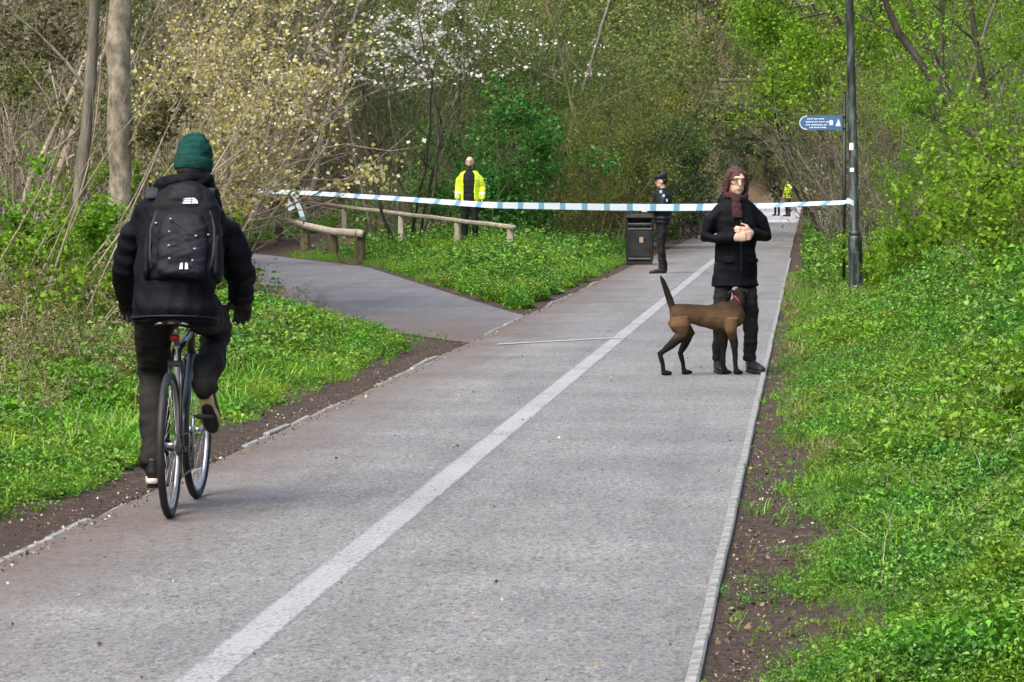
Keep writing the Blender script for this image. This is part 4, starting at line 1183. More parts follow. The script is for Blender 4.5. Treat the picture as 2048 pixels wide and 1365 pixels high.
# finger sign on its slim pole
sp_ = at(1688, 480, 50.2); sp_.z = hz(sp_.x, sp_.y)
sign = thing('finger_sign', 'blue finger signpost with pale lettering close behind the lamp post', 'sign', sp_)
top = at(1688, 185, 50.2).z - sp_.z
mb = MB(); mb.tube([(0, 0, -.2), (0, 0, top)], [.024, .024], 14); mb.ell((0, 0, top), (.028, .028, .02)); mb.build('pole', BLACK, sign)
zc = at(1650, 246, 50.2).z - sp_.z
mb = MB()
L0, L1, hh = -.64, -.03, .105
out = [(L1, -hh), (L1, hh), (-.52, hh)] + [(-.53 + .115 * math.cos(t), .105 * math.sin(t)) for t in np.linspace(PI / 2 + .1, 1.5 * PI - .1, 10)] + [(-.52, -hh)]
mb.add([(x, -.035, zc + z) for x, z in out] + [(x, -.015, zc + z) for x, z in out],
       [tuple(reversed(range(len(out)))), tuple(range(len(out), 2 * len(out)))] + [(i, (i + 1) % len(out), len(out) + (i + 1) % len(out), len(out) + i) for i in range(len(out))])
blade = mb.build('sign_blade', BLUE, sign, False)
mb = MB()
for a in np.linspace(PI / 2 + .15, 1.5 * PI - .15, 12):
    mb.box((-.53 + .105 * math.cos(a), -.037, zc + .094 * math.sin(a)), (.014, .004, .03), 0, Matrix.Rotation(a - PI / 2 if False else -a, 3, 'Y'))
mb.build('white_border', SIGNW, blade, False)
rr = random.Random(4)
for row, (z, x0, x1) in enumerate(((.055, -.53, -.30), (.012, -.55, -.22), (-.03, -.55, -.24), (-.068, -.5, -.28))):
    mb = MB(); x = x0
    while x < x1:
        w = rr.uniform(.012, .03); mb.box((x + w / 2, -.037, zc + z), (w, .004, .016)); x += w + rr.choice((.005, .006, .016))
    mb.build('lettering_row', SIGNW, blade, False)
mb = MB(); mb.add([(-.13, -.0375, zc - .05), (-.05, -.0375, zc - .05), (-.085, -.0375, zc + .06)], [(0, 1, 2)]); mb.build('white_arrow', SIGNW, blade, False)
mb = MB(); mb.box((-.19, -.037, zc + .0), (.05, .004, .07), .001); mb.build('white_symbol', SIGNW, blade, False)
mb = MB(); mb.box((-.015, 0, zc + .085), (.06, .06, .03), .006); mb.box((-.015, 0, zc - .085), (.06, .06, .03), .006); mb.build('bracket', BLACK, sign, False)

# second slim pole
pp = at(1664, 502, 82); pp.z = hz(pp.x, pp.y)
POLEM = bark_mat('mossy_pole', (.05, .06, .035), (.13, .16, .09), (.26, .29, .2), 12, .15)
t2 = thing('slim_pole', 'slim mossy pole standing behind the finger sign', 'pole', pp)
ht = at(1662, 175, 82).z - pp.z
mb = MB(); mb.tube([(0, 0, -.2), (.01, 0, ht * .5)], [.045, .04], 10); mb.build('lower_tube', POLEM, t2)
mb = MB(); mb.tube([(.01, 0, ht * .5), (-.01, 0, ht)], [.036, .034], 10); mb.build('upper_tube', BLACK, t2)

# litter bin
BINM = plain('black_bin_plastic', (.012, .014, .014), .42, var=.35, scale=5)
BING = plain('grey_bin_trim', (.09, .10, .10), .4, var=.2)
GOLD = plain('dull_gold_emblem', (.30, .22, .16), .5)
bp = at(1279, 530, 68.0); bp.z = 0.0
binn = thing('litter_bin', 'square black litter bin with small pale emblem behind the officer', 'litter bin', (bp.x, 68.0, hz(bp.x, 68.0) + .0), .06)
mb = MB(); mb.box((0, 0, .06), (.50, .46, .12), .02); mb.build('plinth', BINM, binn, False)
mb = MB(); mb.box((0, 0, .42), (.53, .48, .62), .025); mb.build('body', BINM, binn, False)
mb = MB(); mb.box((0, -.247, .44), (.40, .02, .50), .008); mb.build('door_panel', BINM, binn, False)
mb = MB(); mb.box((0, -.248, .155), (.42, .02, .03), .004); mb.box((0, -.248, .735), (.46, .025, .03), .004); mb.build('trim_band', BING, binn, False)
mb = MB()
for sx in (-1, 1): mb.box((sx * .245, 0, .83), (.045, .48, .20), .01)
mb.box((0, .225, .83), (.45, .03, .20), .004); mb.build('hood_sides', BINM, binn, False)
mb = MB(); mb.box((0, -.22, .82), (.44, .02, .05), .004, Matrix.Rotation(.5, 3, 'X')); mb.build('flap', BING, binn, False)
mb = MB(); mb.box((0, 0, .955), (.56, .51, .05), .02); mb.ell((0, 0, .975), (.25, .23, .045)); mb.build('lid', BINM, binn, False)
mb = MB(); mb.box((.03, -.259, .52), (.075, .006, .11), .002); mb.build('emblem', GOLD, binn, False)

# ------------------------------------------------------------------ wooden rails
WOOD_G = bark_mat('weathered_rail_wood', (.17, .15, .11), (.30, .27, .21), (.44, .41, .34), 10, .2)
WOOD_D = bark_mat('dark_wet_timber', (.035, .03, .018), (.07, .065, .035), (.13, .12, .06), 10, .2)
A, B = at(1027, 455, 62), at(596, 403, 88)
hr_ = thing('handrail', 'long pale weathered wooden handrail in front of the hi-vis man', 'handrail', (A.x, A.y, hz(A.x, A.y)))
O = Vector(hr_.location)
mb = MB(); dirv = (B - A).normalized()
n = 14
mb.tube([A + (B - A) * (i / (n - 1)) + Vector((0, 0, .006 * math.sin(i * 2.1))) - O - dirv * (.08 if i == 0 else 0) for i in range(n)], [(.042, .04)] * n, 10, ref=(0, 0, 1), sq=3.2)
mb.build('rail', WOOD_G, hr_)
for px in (1022, 915, 800, 686, 612):
    t = min(1, max(0, next(k / 400 for k in range(401) if (lambda q: 1615 + q.x * F / q.y)(A + (B - A) * (k / 400)) <= px or k == 400)))
    q = A + (B - A) * t; g = hz(q.x, q.y) - .25
    mb = MB(); mb.box((q.x - O.x, q.y - O.y + .03, (g + q.z - .05) / 2 - O.z), (.115, .1, q.z - .05 - g), .012, Matrix.Rotation(.012 * math.sin(px), 3, 'Y'))
    mb.build('post', WOOD_G, hr_, False)

A, B = at(720, 500, 67.8), at(548, 470, 86.0)
kr = thing('knee_rail', 'low dark timber barrier with chunky posts beside the side path', 'barrier', (A.x, A.y, hz(A.x, A.y)))
O = Vector(kr.location); tops = []
for i, px in enumerate((720, 664, 606, 553)):
    t = next(k / 400 for k in range(401) if 1615 + (A + (B - A) * (k / 400)).x * F / (A + (B - A) * (k / 400)).y <= px or k == 400)
    q = A + (B - A) * t; g = hz(q.x, q.y)
    h = (.66, .56, .54, .54)[i]
    mb = MB(); mb.box((q.x - O.x, q.y - O.y, g - O.z + h / 2 - .15), (.19, .17, h + .3), .03, Matrix.Rotation((.02, -.03, .02, .01)[i], 3, 'Y'))
    mb.build('post', WOOD_D, kr, False); tops.append(Vector((q.x, q.y - .02, g + (.60, .585, .57, .57)[i])))
mb = MB(); mb.tube([tops[0] + Vector((.08, -.1, -.02)) - O] + [p - O + Vector((0, -.1, 0)) for p in tops], [(.075, .055)] * 5, 8, ref=(0, 0, 1), sq=3)
mb.build('rail', WOOD_G, kr)

# ------------------------------------------------------------------ police tape
def tape_mat():
    m, nt, b = new_mat('police_tape_plastic')
    a = N(nt, 'ShaderNodeAttribute', attribute_name='run')
    fr_ = math_node(nt, 'FRACT', math_node(nt, 'DIVIDE', a.outputs['Fac'], .74))
    r = ramp(nt, [(0, (.62, .72, .78)), (.70, (.64, .74, .80)), (.73, (.16, .36, .50)), (.96, (.18, .38, .52)), (.99, (.62, .72, .78))])
    nt.links.new(fr_, r.inputs[0]); nt.links.new(r.outputs[0], b.inputs['Base Color'])
    b.inputs['Roughness'].default_value = .35
    tr = N(nt, 'ShaderNodeBsdfTranslucent'); nt.links.new(r.outputs[0], tr.inputs[0])
    mx = N(nt, 'ShaderNodeMixShader', i_0=.25); nt.links.new(b.outputs[0], mx.inputs[1]); nt.links.new(tr.outputs[0], mx.inputs[2])
    nt.links.new(mx.outputs[0], nt.nodes['Material Output'].inputs[0])
    return m
TAPE = tape_mat()
def tape_strip(name, ctrl, parent, wid):
    """ctrl: (point, twist) ; a thin band with real twist and sag"""
    P = []; tw_ = []
    for (p, a), (q, b) in zip(ctrl, ctrl[1:]):
        k = max(3, int((q - p).length / .12))
        for i in range(k): P.append(p.lerp(q, i / k)); tw_.append(a + (b - a) * i / k)
    P.append(ctrl[-1][0]); tw_.append(ctrl[-1][1])
    P = [Vector(p) for p in P]
    for _ in range(6): P = [P[0]] + [(P[i - 1] + P[i] * 2 + P[i + 1]) / 4 for i in range(1, len(P) - 1)] + [P[-1]]
    rows = []; run = []; L = 0
    for i, p in enumerate(P):
        t = (P[min(i + 1, len(P) - 1)] - P[max(i - 1, 0)]).normalized()
        u = Vector((0, 0, 1)) - t * t.z; u.normalize(); s = t.cross(u)
        w = u * math.cos(tw_[i]) + s * math.sin(tw_[i])
        if i: L += (p - P[i - 1]).length
        rows.append([p - w * wid / 2, p, p + w * wid / 2]); run += [L] * 3
    o = quad_strip(name, rows, TAPE, parent, True)
    at2 = o.data.attributes.new('run', 'FLOAT', 'POINT'); at2.data.foreach_set('value', np.array(run, dtype=np.float32))
    return o
tape = thing('police_tape', 'blue and white police tape stretched across the path from the lamp post', 'tape', (0, 0, 0))
te = Vector(TAPE_END) + Vector((-.06, -.0, 0))
tape_strip('tape_band', [(te, .95), (at(1545, 411, 47.5), .9), (at(1400, 415, 49.2), .2), (at(1345, 415.5, 50), .05), (at(1200, 414.5, 52), -.05), (at(1000, 411, 55), .05), (at(960, 409.5, 55.6), .5),
           (at(800, 398, 58), .75), (at(610, 386, 61), .75), (at(500, 382, 62), .5), (at(425, 380, 62.6), .8)], tape, .098)
rows = []
ringm = MB()
c = Vector(TAPE_END)
rows = [[c + Vector((.068 * math.cos(t), .068 * math.sin(t), z + .02 * math.sin(2 * t))) for t in np.linspace(0, 2 * PI, 18)] for z in (-.035, .035)]
o = quad_strip('tape_knot', rows, TAPE, tape, True)
o.data.attributes.new('run', 'FLOAT', 'POINT')
k0 = at(582, 387, 66.5)
tape_strip('loose_end', [(k0, .2), (at(592, 400, 66.4), .5), (at(600, 418, 66.4), -.4), (at(607, 441, 66.4), .3)], tape, .09)
tape_strip('loose_end', [(k0 + Vector((-.05, 0, 0)), .2), (at(575, 405, 66.4), .1), (at(584, 420, 66.4), -.2)], tape, .13)
# ------------------------------------------------------------------ people
SKIN = plain('pale_skin', (.42, .27, .20), .55, var=.08, scale=30)
SKIN2 = plain('fair_skin', (.50, .34, .26), .55, var=.08, scale=30)
def cloth(name, col, rough=.75, var=.18, bump=.35, spec=.25):
    return plain(name, col, rough, 0, spec, var, 9, bump, 34)
JACKET = cloth('black_nylon', (.0026, .0030, .0058), .7, .3, .5, .12)
JACKET_N = cloth('navy_black_cloth', (.008, .010, .017), .65, .3)
TROUS = cloth('charcoal_trousers', (.010, .010, .0088), .8, .3)
TROUS_K = cloth('black_trousers', (.007, .0075, .010), .75, .3)
HIVIS = plain('hi_vis_yellow', (.50, .68, .03), .6, 0, .3, .10, 9, .5, 26)
REFL = plain('reflective_band', (.55, .58, .55), .35, var=.1)
SHIRT = cloth('black_shirt', (.008, .008, .009))
BEANIE = plain('teal_green_knit', (.007, .048, .04), .9, 0, .15, .25, 20, .8, 120)
RUBBER = plain('black_rubber', (.012, .012, .012), .6, var=.3)
GUM = plain('gum_sole', (.38, .33, .15), .7, var=.15)
PALESOLE = plain('pale_sole', (.5, .47, .40), .7)
SHOE = plain('black_shoe', (.012, .012, .013), .5, var=.3, bump=.3)
HAIR_D = plain('dark_hair', (.02, .013, .010), .6, var=.4, scale=60, bump=.6, bscale=160)
HAIR_R = plain('reddish_brown_hair', (.06, .022, .016), .55, var=.4, scale=60, bump=.6, bscale=160)
EYE = plain('eye', (.03, .025, .02), .25, var=.1)
LIP = plain('lip', (.35, .14, .12), .5)

def V3(*a): return Vector(a)
def hand(mb, w, d, pn, side, curl, sc=1.0):
    """palm, four unequal bent fingers and a thumb leaving the side of the palm; d: wrist to knuckles, pn: palm side, side: thumb side"""
    d = Vector(d).normalized(); pn = Vector(pn); pn = (pn - d * pn.dot(d)).normalized(); s = Vector(side); s = (s - d * s.dot(d) - pn * s.dot(pn)).normalized()
    w = Vector(w)
    mb.tube([w - d * .02 * sc, w + d * .02 * sc, w + d * .06 * sc, w + d * .092 * sc], [(.028 * sc, .02 * sc), (.034 * sc, .017 * sc), (.042 * sc, .016 * sc), (.040 * sc, .012 * sc)], 10, ref=s)
    for i, (o, L) in enumerate(((.029, .072), (.0095, .081), (-.010, .075), (-.029, .058))):
        p = w + d * .085 * sc + s * o * sc; a = .0; pts = [p - d * .015 * sc, p]
        for seg in (.45, .32, .25):
            a += curl
            dd = d * math.cos(a) + pn * math.sin(a)
            p = p + dd * L * seg * sc; pts.append(p)
        mb.tube(pts, [.0095 * sc, .0095 * sc, .009 * sc, .0082 * sc, .006 * sc], 8)
    p = w + d * .028 * sc + s * .03 * sc
    t1 = (d * .6 + s * .7 + pn * .25).normalized(); t2 = (d * .75 + s * .15 + pn * (.3 + .35 * curl)).normalized()
    mb.tube([p - t1 * .012 * sc, p + t1 * .032 * sc, p + t1 * .032 * sc + t2 * .03 * sc, p + t1 * .032 * sc + t2 * .052 * sc], [.013 * sc, .011 * sc, .0095 * sc, .007 * sc], 8)

def head(mb, c, Rm, k=1.0):
    def T(x, y, z): return Vector(c) + Rm @ V3(x * k, y * k, z * k)
    mb.ell(T(0, -.006, .02), (.076 * k, .096 * k, .098 * k), 18, 12, Rm)
    mb.ell(T(0, .022, -.05), (.058 * k, .066 * k, .062 * k), 14, 9, Rm)
    mb.ell(T(0, .062, -.083), (.026 * k, .022 * k, .02 * k), 10, 7, Rm)
    mb.tube([T(0, .088, .018), T(0, .104, -.012), T(0, .108, -.026)], [.009 * k, .012 * k, .013 * k], 8)
    for sx in (-1, 1): mb.ell(T(sx * .078, -.005, -.008), (.010 * k, .02 * k, .032 * k), 8, 6, Rm)
    mb.ell(T(0, .078, .04), (.05 * k, .018 * k, .012 * k), 10, 6, Rm)

def face_parts(parent, c, Rm, brows=None):
    def T(x, y, z): return Vector(c) + Rm @ V3(x, y, z)
    for sx in (-1, 1):
        mb = MB(); mb.ell(T(sx * .032, .086, .016), (.010, .007, .005), 8, 6, Rm); mb.build('eye', EYE, parent)
        if brows:
            mb = MB(); mb.tube([T(sx * .016, .094, .036), T(sx * .032, .094, .041), T(sx * .05, .086, .036)], [.0025, .003, .002], 6); mb.build('eyebrow', brows, parent)
    mb = MB(); mb.ell(T(0, .083, -.052), (.022, .008, .007), 10, 6, Rm); mb.build('mouth', LIP, parent)

def shoe(parent, heel, d, up, mat, sole, L=.28, name='shoe'):
    """heel: point on the ground under the heel; d: towards the toe"""
    d = Vector(d).normalized(); up = Vector(up); up = (up - d * up.dot(d)).normalized(); s = d.cross(up); h = Vector(heel)
    mb = MB()
    mb.tube([h + d * L * t + up * (.034 + z) for t, z in ((0, .012), (.06, .02), (.25, .026), (.5, .018), (.75, .006), (.94, .0), (1, -.006))],
            [(.022, .022), (.034, .045), (.038, .052), (.042, .042), (.047, .032), (.036, .024), (.012, .01)], 14, ref=s)
    mb.tube([h + d * L * .13 + up * .05, h + d * L * .12 + up * .125], [(.036, .05), (.036, .045)], 12, ref=s)
    o = mb.build(name, mat, parent, True, .006, 3)
    mb = MB()
    mb.tube([h + d * L * t + up * .013 for t in (0, .03, .15, .4, .7, .9, .99, 1.01)], [(.012, .013), (.03, .014), (.038, .015), (.036, .014), (.05, .014), (.042, .013), (.02, .012), (.006, .01)], 16, ref=s, sq=3)
    mb.build('sole', sole, o)
    return o

def loft(mb, secs):
    n = len(secs[0]); vs = [p for s in secs for p in s]; fs = []
    for i in range(len(secs) - 1):
        for j in range(n): fs.append((i * n + j, i * n + (j + 1) % n, (i + 1) * n + (j + 1) % n, (i + 1) * n + j))
    fs.append(tuple(reversed(range(n)))); fs.append(tuple((len(secs) - 1) * n + j for j in range(n)))
    mb.add(vs, fs)

def folds(amp, sc, seed, zf=2.2):
    def f(co):
        q = co.copy(); q[:, 2] *= zf
        return amp * vnoise(q, sc, seed) + amp * .5 * vnoise(q, sc * 2.3, seed + 1)
    return f

def body_mesh(root, J, Rm, skin, vox, gloves=None, curl=(.35, .35), hands=True):
    mb = MB()
    mb.tube([J['pelvis'] + V3(0, 0, -.08), J['pelvis'], J['waist'], J['chest'], J['chest'].lerp(J['neck'], .75), J['neck']],
            [(.11, .08), (.14, .09), (.12, .08), (.15, .095), (.07, .055), (.05, .05)], 16)
    hb = Vector(J['head']) + Rm @ V3(0, -.02, -.04)
    mb.tube([J['neck'] + V3(0, 0, -.05), J['neck'].lerp(hb, .5), hb], [.058, .052, .055], 12)
    head(mb, J['head'], Rm)
    for s in 'LR':
        mb.tube([J['chest'].lerp(J['sh' + s], .35) + V3(0, 0, -.035), J['sh' + s].lerp(J['chest'], .15) + V3(0, 0, -.04), J['sh' + s].lerp(J['el' + s], .45), J['el' + s], J['el' + s].lerp(J['wr' + s], .35), J['wr' + s]], [.04, .042, .042, .035, .035, .026], 10, ref=(.2, 1, .1))
        mb.tube([J['pelvis'].lerp(J['hip' + s], .5), J['hip' + s], J['hip' + s].lerp(J['kn' + s], .4), J['kn' + s], J['kn' + s].lerp(J['an' + s], .35), J['an' + s]], [.08, .072, .065, .048, .048, .032], 10)
        mb.ell(J['an' + s] + V3(0, 0, -.03), (.035, .05, .035), 8, 6)
        if hands: hand(mb, J['wr' + s], J['hd' + s], J['pn' + s], J['ts' + s], curl[0 if s == 'L' else 1])
    return mb.build('body', skin, root, True, vox, 2)

def sleeve_pts(J, s, t_end=1.0):
    dn = V3(0, 0, -.035)
    return [J['chest'].lerp(J['sh' + s], .35) + dn, J['sh' + s].lerp(J['chest'], .12) + dn, J['sh' + s].lerp(J['el' + s], .45), J['el' + s], J['el' + s].lerp(J['wr' + s], .5), J['el' + s].lerp(J['wr' + s], t_end)]

def trousers(root, J, mat, vox, r=(.105, .098, .085, .07, .066, .062), hem=.96, seed=1, fold=.006):
    mb = MB()
    mb.tube([J['pelvis'] + V3(0, 0, -.10), J['pelvis'] + V3(0, 0, -.02), J['pelvis'].lerp(J['waist'], .7)], [(.15, .11), (.175, .125), (.15, .11)], 16)
    for s in 'LR':
        k = J['kn' + s]; h = J['hip' + s]; a = J['an' + s]
        mb.tube([J['pelvis'].lerp(h, .6), h, h.lerp(k, .45), k, k.lerp(a, .5), k.lerp(a, hem)], list(r), 14)
    return mb.build('trousers', mat, root, True, vox, 3, folds(fold, 24, seed, 1.2))

# ------------------------------------------------------------------ the cyclist and the bicycle
Pw = at(340, 1047, 16.2)
BX = Pw.x; BY = 16.2
BIKE_YAW = math.radians(3.0)
bike = thing('bicycle', 'grey and black bicycle ridden by the person with the backpack', 'bicycle', (BX, BY, 0), BIKE_YAW)
ALLOY = plain('brushed_alloy', (.42, .43, .45), .3, .85, .5, .1)
FRAME = plain('silver_grey_frame_paint', (.30, .31, .33), .3, .3, .5, .1)
FRAMEB = plain('black_frame_paint', (.012, .013, .015), .3, 0, .5, .2)
RED = plain('red_lens', (.25, .008, .008), .25)
STEEL = plain('chain_steel', (.12, .12, .12), .4, .7)
WR = .345
def wheel(parent, c, steer):
    w = link('wheel', None, parent, c, (0, 0, steer)); w.empty_display_size = .05
    def ring(r, n=56): return [V3(0, r * math.cos(2 * PI * i / n), r * math.sin(2 * PI * i / n)) for i in range(n)]
    mb = MB(); mb.tube(ring(WR - .019), [(.019, .019)] * 56, 10, ref=(1, 0, 0), closed=True); mb.build('tyre', RUBBER, w)
    mb = MB(); mb.tube(ring(WR - .044), [(.011, .010)] * 56, 8, ref=(1, 0, 0), sq=4, closed=True); mb.build('rim', ALLOY, w)
    mb = MB()
    for i in range(28):
        a = 2 * PI * i / 28; b = a + (.45 if (i // 2) % 2 else -.45); sx = .028 if i % 2 else -.028
        mb.tube([V3(sx, .022 * math.cos(b), .022 * math.sin(b)), V3(0, (WR - .048) * math.cos(a), (WR - .048) * math.sin(a))], .0012, 4)
    mb.build('spokes', ALLOY, w)
    mb = MB(); mb.tube([V3(x, 0, 0) for x in (-.055, -.034, -.033, -.024, -.023, .023, .024, .033, .034, .055)], [.008, .008, .026, .026, .012, .012, .026, .026, .008, .008], 12, ref=(0, 1, 0)); mb.build('hub', ALLOY, w)
    return w
wheel(bike, (0, 0, WR), 0)
wheel(bike, (0, 1.04, WR), math.radians(-3))
BBp = V3(0, .43, .285); ST = V3(0, .275, .80); HT = V3(0, .80, .88); HB = V3(0, .845, .735)
mb = MB()
mb.tube([ST + V3(0, .0, -.03), HT + V3(0, .01, -.04)], .017, 12)
mb.tube([BBp, HB], .020, 12); mb.tube([HT + V3(0, -.005, .02), HB + V3(0, .005, -.02)], .021, 14)
mb.tube([BBp + V3(-.035, 0, 0), BBp + V3(.035, 0, 0)], .022, 12)
fo = mb.build('frame', FRAMEB, bike)
mb = MB(); mb.tube([BBp, ST], .017, 12); mb.build('seat_tube', FRAME, bike)
for sx in (-1, 1):
    mb = MB(); mb.tube([V3(sx * .05, .0, WR), V3(sx * .03, .20, .66), V3(sx * .012, .27, .785)], [.008, .008, .008], 8); mb.build('seat_stay', FRAMEB, bike)
    mb = MB(); mb.tube([V3(sx * .05, .0, WR), V3(sx * .03, .37, .29), V3(sx * .01, .43, .285)], [.008, .009, .010], 8); mb.build('chain_stay', FRAMEB, bike)
mb = MB()
for sx in (-1, 1): mb.tube([V3(sx * .036, .865, .70), V3(sx * .05, .93, .55), V3(sx * .052, 1.04, WR)], [.013, .012, .009], 8)
mb.tube([V3(-.04, .862, .705), V3(.04, .862, .705)], .016, 8); mb.build('fork', FRAMEB, bike)
mb = MB(); mb.tube([ST, V3(0, .235, .90)], .0135, 10); mb.build('seat_post', ALLOY, bike)
mb = MB()
mb.tube([V3(0, y, z) for y, z in ((.075, .915), (.09, .925), (.14, .93), (.20, .925), (.27, .922), (.34, .922), (.37, .915))],
        [(.04, .012), (.078, .022), (.085, .026), (.06, .024), (.032, .02), (.022, .016), (.012, .008)], 16)
sad = mb.build('saddle', RUBBER, bike)
mb = MB(); mb.tube([V3(x, .076 + .012 * abs(x) / .08, .918 - .01 * (abs(x) / .08) ** 2) for x in np.linspace(-.078, .078, 9)], [(.006, .004)] * 9, 8, ref=(0, 0, 1)); mb.build('saddle_trim', ALLOY, sad)
mb = MB(); mb.box((0, .205, .84), (.045, .03, .035), .008); mb.build('rear_light', RED, bike, False)
mb = MB(); mb.tube([V3(0, .795, .90), V3(0, .79, .955), V3(0, .84, .975)], [.016, .016, .017], 10); mb.build('stem', FRAMEB, bike)
BAR = [V3(-.315, .765, .965), V3(-.2, .80, .972), V3(-.06, .84, .975), V3(.06, .84, .975), V3(.19, .80, .972), V3(.285, .77, .965)]
mb = MB(); mb.tube(BAR, .0115, 10, ref=(0, 0, 1)); mb.build('handlebar', FRAMEB, bike)
for a, b in ((0, 1), (5, 4)):
    mb = MB(); mb.tube([BAR[a], BAR[a].lerp(BAR[b], .95)], .0165, 10, ref=(0, 0, 1)); mb.build('grip', RUBBER, bike)
    mb = MB(); mb.tube([BAR[a].lerp(BAR[b], 1.0) + V3(0, .01, -.01), BAR[a].lerp(BAR[b], .6) + V3(0, .05, -.03), BAR[a].lerp(BAR[b], .2) + V3(0, .055, -.035)], .005, 6); mb.build('brake_lever', ALLOY, bike)
PED = {}
for s, sx, ang in (('L', -1, -PI / 2 + .12), ('R', 1, PI / 2 + .12)):
    e = BBp + V3(sx * .062, .17 * math.cos(ang), .17 * math.sin(ang)); PED[s] = e + V3(sx * .06, 0, 0)
    mb = MB(); mb.tube([BBp + V3(sx * .055, 0, 0), e], [(.008, .015), (.007, .011)], 8); mb.build('crank_arm', ALLOY, bike)
    mb = MB(); mb.box(PED[s], (.09, .085, .022), .006); mb.tube([e, PED[s]], .007, 6, ref=(0, 0, 1)); mb.build('pedal', RUBBER, bike, False)
mb = MB(); mb.tube([BBp + V3(.05, .09 * math.cos(t), .09 * math.sin(t)) for t in np.linspace(0, 2 * PI, 32, endpoint=False)], [(.003, .006)] * 32, 6, closed=True)
for k in range(5):
    t = k * 2 * PI / 5; mb.tube([BBp + V3(.05, 0, 0), BBp + V3(.05, .09 * math.cos(t), .09 * math.sin(t))], .006, 5)
mb.build('chainring', STEEL, bike)
mb = MB()
cp = [V3(.05, .43, .375), V3(.045, 0, WR + .045), V3(.045, -.04, WR), V3(.045, -.01, WR - .04), V3(.046, .03, WR - .12), V3(.046, .06, WR - .16), V3(.05, .40, .197)]
mb.tube(cp, [(.0035, .005)] * len(cp), 6); mb.build('chain', STEEL, bike)
mb = MB(); mb.tube([V3(.036 + i * .003, 0, WR) for i in range(6)], [.052, .048, .043, .038, .033, .028], 18, ref=(0, 1, 0)); mb.build('cassette', STEEL, bike)
mb = MB(); mb.box((.05, .015, WR - .08), (.014, .03, .13), .005, Matrix.Rotation(-.25, 3, 'X')); mb.build('derailleur', FRAMEB, bike, False)
for yy, zz in ((.23, .715), (.875, .72)):
    mb = MB(); mb.box((0, yy, zz), (.075, .03, .03), .006)
    for sx in (-1, 1): mb.box((sx * .032, yy, zz - .04), (.012, .02, .07), .004)
    mb.build('brake_caliper', FRAMEB, bike, False)

rider = thing('person', 'cyclist seen from behind in a black jacket, green beanie and backpack, riding along the path', 'person', (BX, BY, 0), BIKE_YAW)
RJ = dict(pelvis=V3(0, .21, 1.02), waist=V3(0, .26, 1.14), chest=V3(.01, .37, 1.35), neck=V3(.025, .45, 1.52), head=V3(.055, .52, 1.665),
          shL=V3(-.185, .42, 1.445), shR=V3(.20, .42, 1.425), elL=V3(-.275, .50, 1.17), elR=V3(.285, .50, 1.15), wrL=V3(-.30, .685, 1.015), wrR=V3(.262, .69, 1.01),
          hipL=V3(-.095, .24, .99), hipR=V3(.095, .24, .99), knL=V3(-.15, .55, .66), anL=V3(-.125, .385, .235), knR=V3(.155, .67, .86), anR=V3(.125, .325, .615),
          hdL=V3(0, .75, -.45), hdR=V3(0, .75, -.45), pnL=V3(.15, 0, -1), pnR=V3(-.15, 0, -1), tsL=V3(1, 0, 0), tsR=V3(-1, 0, 0))
Rh = Matrix.Rotation(.08, 3, 'Y') @ Matrix.Rotation(-.12, 3, 'X')
body_mesh(rider, RJ, Rh, SKIN, .008, hands=False)
mb = MB()
mb.tube([V3(0, .21, .905), V3(0, .215, .96), V3(0, .24, 1.08), V3(.005, .29, 1.2), V3(.01, .36, 1.34), V3(.01, .40, 1.42), V3(.012, .425, 1.475), V3(.02, .45, 1.53), V3(.025, .46, 1.565)],
        [(.20, .165), (.205, .17), (.195, .155), (.20, .155), (.215, .16), (.225, .14), (.19, .115), (.12, .10), (.095, .095)], 22)
for s in 'LR':
    mb.tube(sleeve_pts(RJ, s, 1.05), [.07, .085, .08, .07, .062, .048], 14, ref=(.2, 1, .1))
RIDER_JKT = mb.build('jacket', JACKET, rider, True, .009, 8, folds(.009, 21, 5, 1.5))
mb = MB()        # folded hood and high collar
mb.tube([V3(.02 + .118 * math.cos(t), .445 + .098 * math.sin(t) - .015, 1.558 + .028 * math.sin(t + 2.6)) for t in np.linspace(0, 2 * PI, 28, endpoint=False)], [(.04, .032)] * 28, 10, ref=(0, 0, 1), closed=True)
mb.ell((.015, .37, 1.53), (.125, .06, .062), 16, 9)
mb.build('hood', JACKET, RIDER_JKT, True, .008, 3, folds(.006, 30, 9))
mb = MB()
mb.tube([V3(0, .212, .925), V3(0, .213, .933)], [(.209, .174), (.209, .174)], 40); mb.build('hem_seam', JACKET_N, RIDER_JKT)
trousers(rider, RJ, TROUS, .009, (.10, .105, .09, .075, .07, .066), 1.06, 3, .0095)
def Hh(x, y, z): return RJ['head'] + Rh @ V3(x, y, z)
mb = MB()
mb.ell(Hh(0, -.006, .045), (.089, .108, .098), 22, 14, Rh); mb.ell(Hh(0, -.012, .09), (.07, .08, .066), 16, 10, Rh)
bean = mb.build('beanie', BEANIE, rider, True, .006, 2, folds(.003, 60, 15))
mb = MB(); mb.tube([Hh(0, -.010, -.035), Hh(0, -.010, -.03), Hh(0, -.009, .02), Hh(0, -.009, .026)], [(.087, .106), (.092, .112), (.095, .115), (.091, .111)], 28); mb.build('beanie_cuff', BEANIE, bean)
mb = MB(); mb.ell(Hh(0, -.03, -.03), (.079, .086, .055), 16, 9, Rh); mb.build('hair', HAIR_D, rider, True)
for s in 'LR':
    mb = MB(); hand(mb, RJ['wr' + s] + V3(0, .0, .0), RJ['hd' + s], RJ['pn' + s], RJ['ts' + s], .75, 1.2)
    mb.tube([RJ['wr' + s] - RJ['hd' + s].normalized() * .05, RJ['wr' + s] + RJ['hd' + s].normalized() * .02], [.04, .036], 12)
    mb.build('glove', RUBBER, rider, True, .005, 2)
